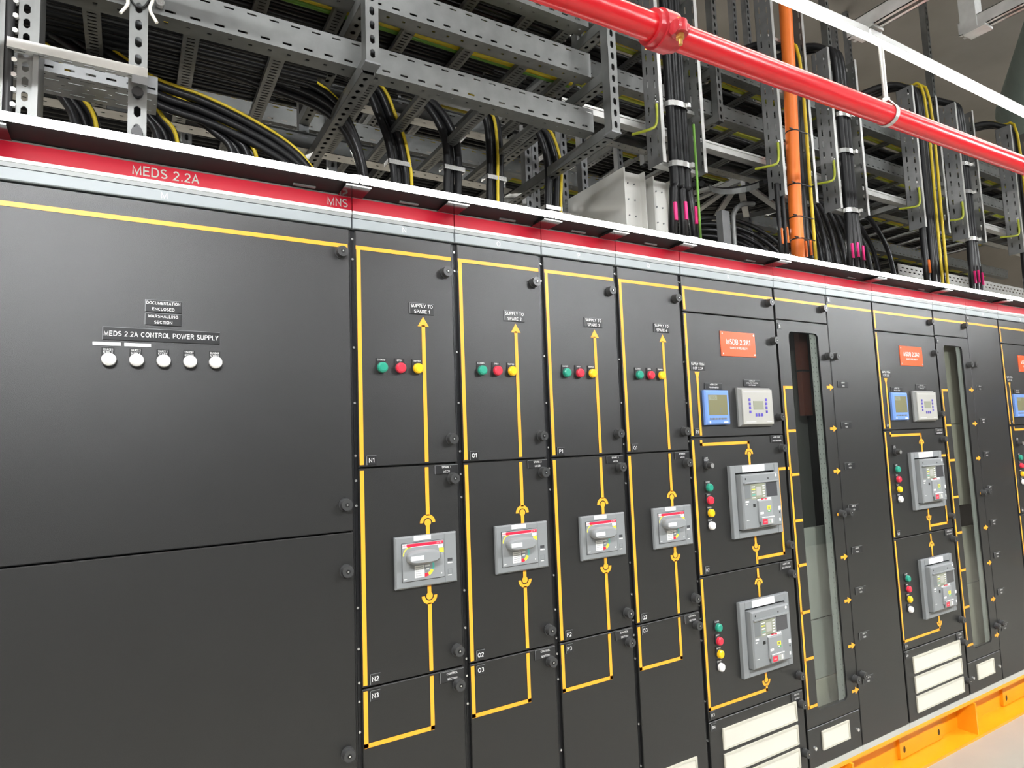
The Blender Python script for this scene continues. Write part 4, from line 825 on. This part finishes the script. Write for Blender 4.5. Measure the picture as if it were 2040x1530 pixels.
b = MB(); b.sheet((-1.25, 0.10, 2.459), (1, 0, 0), (0, 1, 0), 0.757, 0.12, [(0.012, 0.019, 0.052, 0.032, 0.01), (0.034, 0.041, 0.052, 0.032, 0.036), (0.055, 0.061, 0.052, 0.007, 0.02), (0.075, 0.082, 0.052, 0.032, 0.01), (0.097, 0.104, 0.052, 0.032, 0.036)], 'galv_lt', t=0.0015); b.build('tray_floor', t)  # paler steel paints the light thrown up from the strip below
t = empty('riser_channel', (-0.78, 0.0, 2.24), 'vertical perforated riser at the left edge of view with bolts on its flange', 'cable ladder')
b = MB(); b.sheet((-0.782, 0.0, 2.24), (0, 0, 1), (1, 0, 0), 2.7, 0.030, [(0.009, 0.022, 0.036, 0.024, 0.01)], 'galv', t=-0.002, octo=True); b.build('web', t)
MB().box(-0.752, -0.741, -0.012, 0.10, 2.24, 4.94, 'galv').build('flange', t)
b = MB(); b.sheet((-0.835, 0.0, 2.24), (0, 0, 1), (1, 0, 0), 2.7, 0.026, [(0.009, 0.018, 0.036, 0.020, 0.01)], 'galv', t=-0.002); b.box(-0.811, -0.806, -0.01, 0.05, 2.24, 4.94, 'galv'); b.build('side_rail', t)
for i in range(14):
    z = 2.27 + i * 0.036; MB().cyl((-0.787, -0.001, z), (-0.787, -0.012, z), 0.006, 8, 'zinc').build('bolt', t, 'bright bolt')
MB().tube([(-0.797, -0.005, 2.24), (-0.797, -0.004, 3.3), (-0.797, -0.005, 4.9)], 0.0095, 10, 'cable').build('cable', t, 'black cable held in the riser')
t = empty('cable_tie', (-0.54, 0.0, 2.66), 'loose white cable ties knotted round the far left post near the upper edge', 'tie')
for sg in (-1, 1): MB().tube(cr([(-0.54 + sg * 0.023, -0.006, 2.70), (-0.54 + sg * 0.030, -0.012, 2.655), (-0.54 + sg * 0.024, -0.014, 2.625), (-0.54 + sg * 0.040, -0.016, 2.592)], 4), 0.0042, 6, 'tie_white').build('strap', t)
MB().tube(cr([(-0.565, -0.004, 2.66), (-0.55, -0.008, 2.630), (-0.53, -0.008, 2.630), (-0.515, -0.004, 2.66)], 4), 0.003, 6, 'cable').build('strap', t, 'black strap')

# ------------------------------------------------------------------ pale bus ducts behind the first riser
for i, (x0, x1, zt) in enumerate(((1.455, 1.590, 2.776), (1.640, 1.768, 2.766))):
    t = empty('bus_duct', ((x0 + x1) / 2, 0.7, 2.226), ['pale grey bus duct, left of two, with flanged front behind the first riser', 'pale grey bus duct, right of two, partly hidden by the first riser'][i], 'duct')
    MB().box(x0 + 0.008, x1 - 0.008, 0.475, 1.15, 2.226, zt - 0.004, 'duct').build('housing', t)
    for x in (x0, x1 - 0.008): MB().box(x, x + 0.008, 0.445, 1.15, 2.226, zt, 'duct').build('flange', t)
    b = MB()
    for k in range(6):
        for dx in (0.35, 0.65): b.cyl((x0 + (x1 - x0) * dx, 0.475, zt - 0.06 - 0.08 * k), (x0 + (x1 - x0) * dx, 0.471, zt - 0.06 - 0.08 * k), 0.004, 8, 'plastic')
    b.build('rivet', t, kind='stuff')
    if i == 0:
        b = MB(); b.box(x0 - 0.16, x0 - 0.002, 0.80, 1.10, 2.226, 2.66, 'duct'); b.box(x0 - 0.10, x0 - 0.002, 0.55, 0.80, 2.226, 2.50, 'duct'); b.build('end_box', t)

# ------------------------------------------------------------------ curved cable ladder and cable loops behind the risers
t = empty('ladder_bend', (2.25, 0.55, 2.80), 'curved flat ladder bend with radiating rungs behind the orange conduit', 'cable ladder')
cx, cy = 2.17, 0.36
for a in (112, 92, 72, 54, 36, 18):
    r0, r1 = 0.16, 0.60; a_ = math.radians(a); u = Vector((math.cos(a_), math.sin(a_), 0)); v = Vector((-u.y, u.x, 0)) * 0.017
    b = MB(); c = [Vector((cx, cy, 2.80)) + u * r + v * q for r in (r0, r1) for q in (-1, 1)]
    b.add([tuple(p) for p in c] + [(p.x, p.y, p.z + 0.014) for p in c], [(0, 1, 3, 2), (4, 6, 7, 5), (0, 4, 5, 1), (1, 5, 7, 3), (3, 7, 6, 2), (2, 6, 4, 0)], 'galv_lt'); b.build('rung', t)
for r in (0.155, 0.605):
    pts = [(cx + r * math.cos(math.radians(a)), cy + r * math.sin(math.radians(a))) for a in range(0, 126, 9)]
    b = MB(); N_ = len(pts); b.add([(x, y, z) for z in (2.795, 2.825) for x, y in pts], [(i, i + 1, N_ + i + 1, N_ + i) for i in range(N_ - 1)], 'galv'); b.build('side_rail', t)
it = []
for i in range(11):
    r = 0.19 + i * 0.037; it.append(('cable', [(cx + r * math.cos(math.radians(a)), cy + r * math.sin(math.radians(a)), 2.832 + 0.004 * (i % 2)) for a in range(-4, 130, 8)], 0.016, 'cable', None))
cable_set('cable_run', 'black cables curving round the flat ladder bend', it)
it = []
for i in range(14):
    k = i / 13; y = 0.62 + 0.26 * ((i * 5) % 14) / 14
    it.append(('cable', cr([(2.02, y, 2.64 - 0.10 * k), (2.22, y, 2.70 - 0.12 * k), (2.48, y, 2.715 - 0.14 * k), (2.72 - 0.03 * k, y, 2.665 - 0.14 * k), (2.94 - 0.10 * k, y, 2.55 - 0.13 * k), (3.07 - 0.16 * k, y, 2.40), (3.12 - 0.18 * k, y, 2.226)], 5), 0.0125, 'cable', None))
cable_set('cable_loop', 'broad low arch of black cables dropping into the cabinets left of the orange conduit', it)
it = []
for i in range(22):
    k = i / 21; y = 0.60 + 0.24 * ((i * 7) % 22) / 22
    it.append(('cable', cr([(2.85 - 0.1 * k, y + 0.25, 3.03 - 0.05 * k), (3.25 - 0.22 * k, y + 0.08, 3.03 - 0.05 * k), (3.66 - 0.58 * k, y, 2.97 - 0.02 * k), (3.92 - 0.76 * k, y, 2.80), (4.02 - 0.82 * k, y, 2.58), (4.05 - 0.84 * k, y, 2.226)], 5), 0.016, 'cable', None))
cable_set('cable_loop', 'steep curtain of black cables between the second and third risers', it)
t = empty('grey_conduit', (2.30, 0.5, 2.226), 'bent grey steel conduit left of the second riser', 'conduit')
MB().tube(cr([(2.27, 0.5, 2.226), (2.27, 0.5, 2.62), (2.285, 0.5, 2.70), (2.35, 0.5, 2.755), (2.45, 0.5, 2.775)], 5), 0.014, 10, 'galv').build('tube', t)
t = empty('strut_post', (2.22, 0.52, 2.226), 'short dark vertical channel beside the bent grey conduit', 'strut')
MB().box(2.185, 2.245, 0.50, 0.54, 2.226, 2.70, 'galv_dk').build('channel', t)
# wide tray and pale boxes seen low between the right hand risers
t = empty('wide_tray', (4.6, 0.95, 2.50), 'wide pale tray low behind the right hand risers', 'cable tray')
b = MB(); b.sheet((4.12, 0.62, 2.58), (1, 0, 0), (0, 0, 1), 2.58, 0.075, [(0.02, 0.03, 0.06, 0.03, 0.02), (0.045, 0.055, 0.06, 0.03, 0.05)], 'galv_lt', t=-0.002); b.build('side_wall', t)
MB().box(4.12, 6.7, 0.62, 1.15, 2.575, 2.58, 'galv_lt').build('tray_floor', t)
t = empty('enclosure', (4.0, 1.05, 2.226), 'long pale grey enclosure low behind the third and fourth risers', 'box')
MB().bev(3.4, 5.6, 1.17, 1.40, 2.226, 2.62, 0.004, 'duct').build('body', t); MB().box(3.38, 5.62, 1.16, 1.41, 2.62, 2.632, 'duct').build('cover', t)

# ------------------------------------------------------------------ red sprinkler pipe, hanger, aisle light, struts top right
PZ = lambda x: 2.574 + 0.0222 * x
t = empty('sprinkler_pipe', (1.7, -0.6, PZ(1.7)), 'glossy red pipe running over the aisle in front of the risers', 'pipe')
MB().tube([(x, -0.6, PZ(x)) for x in (-1.6, 0.5, 2.5, 4.5, 7.0)], 0.0365, 28, 'pipe').build('pipe_run', t)
b = MB(); xc = 0.685
for (a, e, r) in ((xc - 0.045, xc - 0.024, 0.047), (xc - 0.024, xc + 0.024, 0.053), (xc + 0.024, xc + 0.045, 0.047)): b.cyl((a, -0.6, PZ(a)), (e, -0.6, PZ(e)), r, 24, 'coupling')
b.build('pipe_coupling', t, 'dull red grooved coupling')
for sg in (-1, 1):
    cy_, cz_ = -0.6 - sg * 0.062, PZ(xc) - sg * 0.030
    b = MB(); b.cyl((xc - 0.020, cy_, cz_), (xc + 0.020, cy_, cz_), 0.019, 16, 'coupling'); b.cyl((xc, cy_, cz_ - 0.016), (xc, cy_, cz_ + 0.018), 0.021, 16, 'coupling'); b.build('coupling_ear', t, 'dull red coupling lug')
    b = MB(); b.cyl((xc, cy_, cz_ - 0.045), (xc, cy_, cz_ + 0.03), 0.0055, 10, 'brass'); b.cyl((xc, cy_, cz_ - 0.028), (xc, cy_, cz_ - 0.015), 0.012, 6, 'brass', smooth=False); b.build('coupling_bolt', t, 'brass bolt')
def hanger(x, lab, zt):
    t = empty('pipe_hanger', (x, -0.6, PZ(x)), lab, 'hanger'); z = PZ(x); r = 0.0385
    b = MB(); n = 22; pts = [(r * math.cos(2 * PI * i / n), r * math.sin(2 * PI * i / n)) for i in range(n)] 
    pts = [(c, (s_ if s_ < 0.03 else s_ + 0.010)) for c, s_ in pts]
    b.add([(x + dx, -0.6 + c * q, z + s_ * q) for q in (1.0, 1.06) for dx in (-0.010, 0.010) for c, s_ in pts], [f for i in range(n) for f in ((i, n + i, n + (i + 1) % n, (i + 1) % n), (2 * n + i, 2 * n + (i + 1) % n, 3 * n + (i + 1) % n, 3 * n + i), (i, (i + 1) % n, 2 * n + (i + 1) % n, 2 * n + i), (n + i, 3 * n + i, 3 * n + (i + 1) % n, n + (i + 1) % n))], 'galv_lt'); b.build('clip', t)
    MB().cyl((x, -0.6, z + 0.045), (x, -0.6, zt), 0.0085, 10, 'galv_lt').build('rod', t)
    b = MB(); b.cyl((x, -0.6, z + 0.047), (x, -0.6, z + 0.062), 0.014, 6, 'galv_lt', smooth=False); b.build('nut', t)
hanger(1.783, 'galvanised ring hanger and rod holding the red pipe below the bright light strip', 2.925)
def aisle_strut(x, z, y0, y1, lab, post=None):
    t = empty('aisle_strut', (x, (y0 + y1) / 2, z), lab, 'strut'); h = 0.055; w = 0.05
    b = MB(); b.box(x - w / 2, x - w / 2 + 0.003, y0, y1, z, z + h, 'galv_lt'); b.box(x + w / 2 - 0.003, x + w / 2, y0, y1, z, z + h, 'galv_lt'); b.box(x - w / 2, x + w / 2, y0, y1, z + h - 0.003, z + h, 'galv_lt'); b.box(x - w / 2, x - w / 2 + 0.016, y0, y1, z, z + 0.003, 'galv_lt'); b.box(x + w / 2 - 0.016, x + w / 2, y0, y1, z, z + 0.003, 'galv_lt'); b.build('channel', t)
    b = MB(); b.box(x - 0.035, x + 0.035, y1 - 0.10, y1 - 0.02, z - 0.010, z, 'galv_lt'); b.build('bracket', t)
    for yy in post or (): MB().box(x - 0.03, x + 0.03, yy - 0.03, yy + 0.03, z, 5.0, 'galv_lt').build('drop_post', t)
    return t
aisle_strut(1.74, 2.93, -2.6, -0.52, 'bright horizontal strut crossing over the light strip at upper right', (-2.4,))
aisle_strut(2.47, 3.13, -2.6, -0.58, 'bright strut frame with drop post near the top right corner', (-0.62, -2.4))
def strip(label, p0, p1):
    p0 = Vector(p0); p1 = Vector(p1); t = empty('led_strip_light', tuple((p0 + p1) / 2), label, 'light'); d = (p1 - p0).normalized(); n = Vector((-d.z, 0, d.x)); Yv = Vector((0, 1, 0))
    def pr(name, w0, w1, h0, h1, k, lb):
        vs_ = [p + Yv * a + n * b_ for p in (p0, p1) for a, b_ in ((w0, h0), (w1, h0), (w1, h1), (w0, h1))]
        MB().add(vs_, [(0, 1, 2, 3), (7, 6, 5, 4), (0, 4, 5, 1), (1, 5, 6, 2), (2, 6, 7, 3), (3, 7, 4, 0)], k).build(name, t, lb)
    pr('profile', -0.0150, 0.0150, 0.0005, 0.024, 'alu', 'aluminium profile'); pr('diffuser', -0.0132, 0.0132, -0.001, 0.010, 'led_a', 'glowing diffuser')
strip('glowing linear light over the aisle, length nearest the viewer', (-2.2, -0.6, 2.78), (-0.35, -0.6, 2.80))
strip('glowing linear light over the aisle, middle length left of its bracket', (0.30, -0.6, 2.82), (1.69, -0.6, 2.886))
strip('glowing linear light over the aisle, farther length right of its bracket', (1.70, -0.6, 2.886), (4.6, -0.6, 2.905))
# battens of the room over the aisle; rear lane ones added as fill
def batten(label, x, y, z, L, k, w=0.09):
    t = empty('batten_light', (x, y, z), label, 'light')
    MB().box(x - L / 2, x + L / 2, y - w / 2, y + w / 2, z + 0.02, z + 0.06, 'alu').build('housing', t)
    MB().box(x - L / 2 + 0.01, x + L / 2 - 0.01, y - w / 2 + 0.006, y + w / 2 - 0.006, z, z + 0.02, k).build('diffuser', t, 'glowing diffuser')
    for dx in (-L / 3, L / 3): MB().cyl((x + dx, y, z + 0.06), (x + dx, y, 5.1), 0.004, 6, 'zinc').build('hanger_wire', t)
for i, x in enumerate((-1.2, 2.35, 6.55)): batten(['batten light behind the viewer at left', 'batten light behind the viewer, middle', 'batten light behind the viewer, far right'][i], x, -2.6, 3.05, (1.5, 1.3, 2.2)[i], 'led_r')
for i, x in enumerate((-0.5, 2.4, 5.6)): batten(['added fill batten over the rear lane at left', 'added fill batten over the rear lane, middle', 'added fill batten over the rear lane, far right'][i], x, 2.7, 3.3, 1.5, 'led_loft_fill')
def fill_panel(label, x, y, zb=4.6, k='led_fill'):  # unseen panel added to lift the ambient light
    t = empty('fill_panel_light', (x, y, zb), label, 'light')
    MB().bev(x - 0.62, x + 0.62, y - 0.16, y + 0.16, zb + 0.02, zb + 0.10, 0.004, 'alu').build('housing', t); MB().box(x - 0.58, x + 0.58, y - 0.13, y + 0.13, zb - 0.02, zb + 0.025, k).build('diffuser', t, 'glowing diffuser')
    for dx in (-0.5, 0.5): MB().cyl((x + dx, y, 4.69), (x + dx, y, 5.1), 0.004, 6, 'zinc').build('hanger_wire', t)
for x, wt in ((-2.4, 'left of the viewer'), (0.4, 'over letters N and O'), (3.2, 'over letter U'), (6.0, 'beyond the right edge')): fill_panel('added fill panel high over the aisle, ' + wt, x, -1.7)
fill_panel('added fill panel forward of the viewer at left', -2.9, -0.9); fill_panel('added fill panel beyond the left end of the cable ladders', -3.3, 0.9, 3.6, 'led_side_fill')  # both added to brighten the left-facing riser sides
t = empty('teal_tube', (4.3, -0.1, 3.9), 'pale teal tube in the top right corner', 'duct')
MB().tube([(4.1, -1.2, 4.55), (4.9, -0.35, 4.45), (6.6, 0.6, 4.4)], 0.26, 20, 'tube_teal').build('tube_run', t)  # wide pale teal tube across the corner

# ------------------------------------------------------------------ repeats share a group phrase
GROUPS = {'switchgear_cabinet': 'switchgear cabinets in the row', 'led_strip_light': 'linear led lights', 'trapeze_frame': 'strut trapezes over the front lane', 'rear_trapeze': 'strut trapezes over the rear lane',
          'strut_post': 'vertical strut posts', 'cable_ladder': 'cable ladders running along the row', 'cable_run': 'cable runs lying on ladders', 'cable_drop': 'cable drops into the cabinets', 'riser_ladder': 'vertical riser ladders',
          'cable_riser': 'cable sets on the risers', 'earth_strap': 'earth straps at the risers', 'bus_duct': 'pale bus ducts', 'cable_loop': 'loops of cable behind the risers', 'aisle_strut': 'struts over the aisle', 'batten_light': 'batten lights', 'fill_panel_light': 'added fill panel lights'}
for o in list(C.objects):
    if o.parent is None and o.name.split('.')[0] in GROUPS and 'kind' not in o: o['group'] = GROUPS[o.name.split('.')[0]]
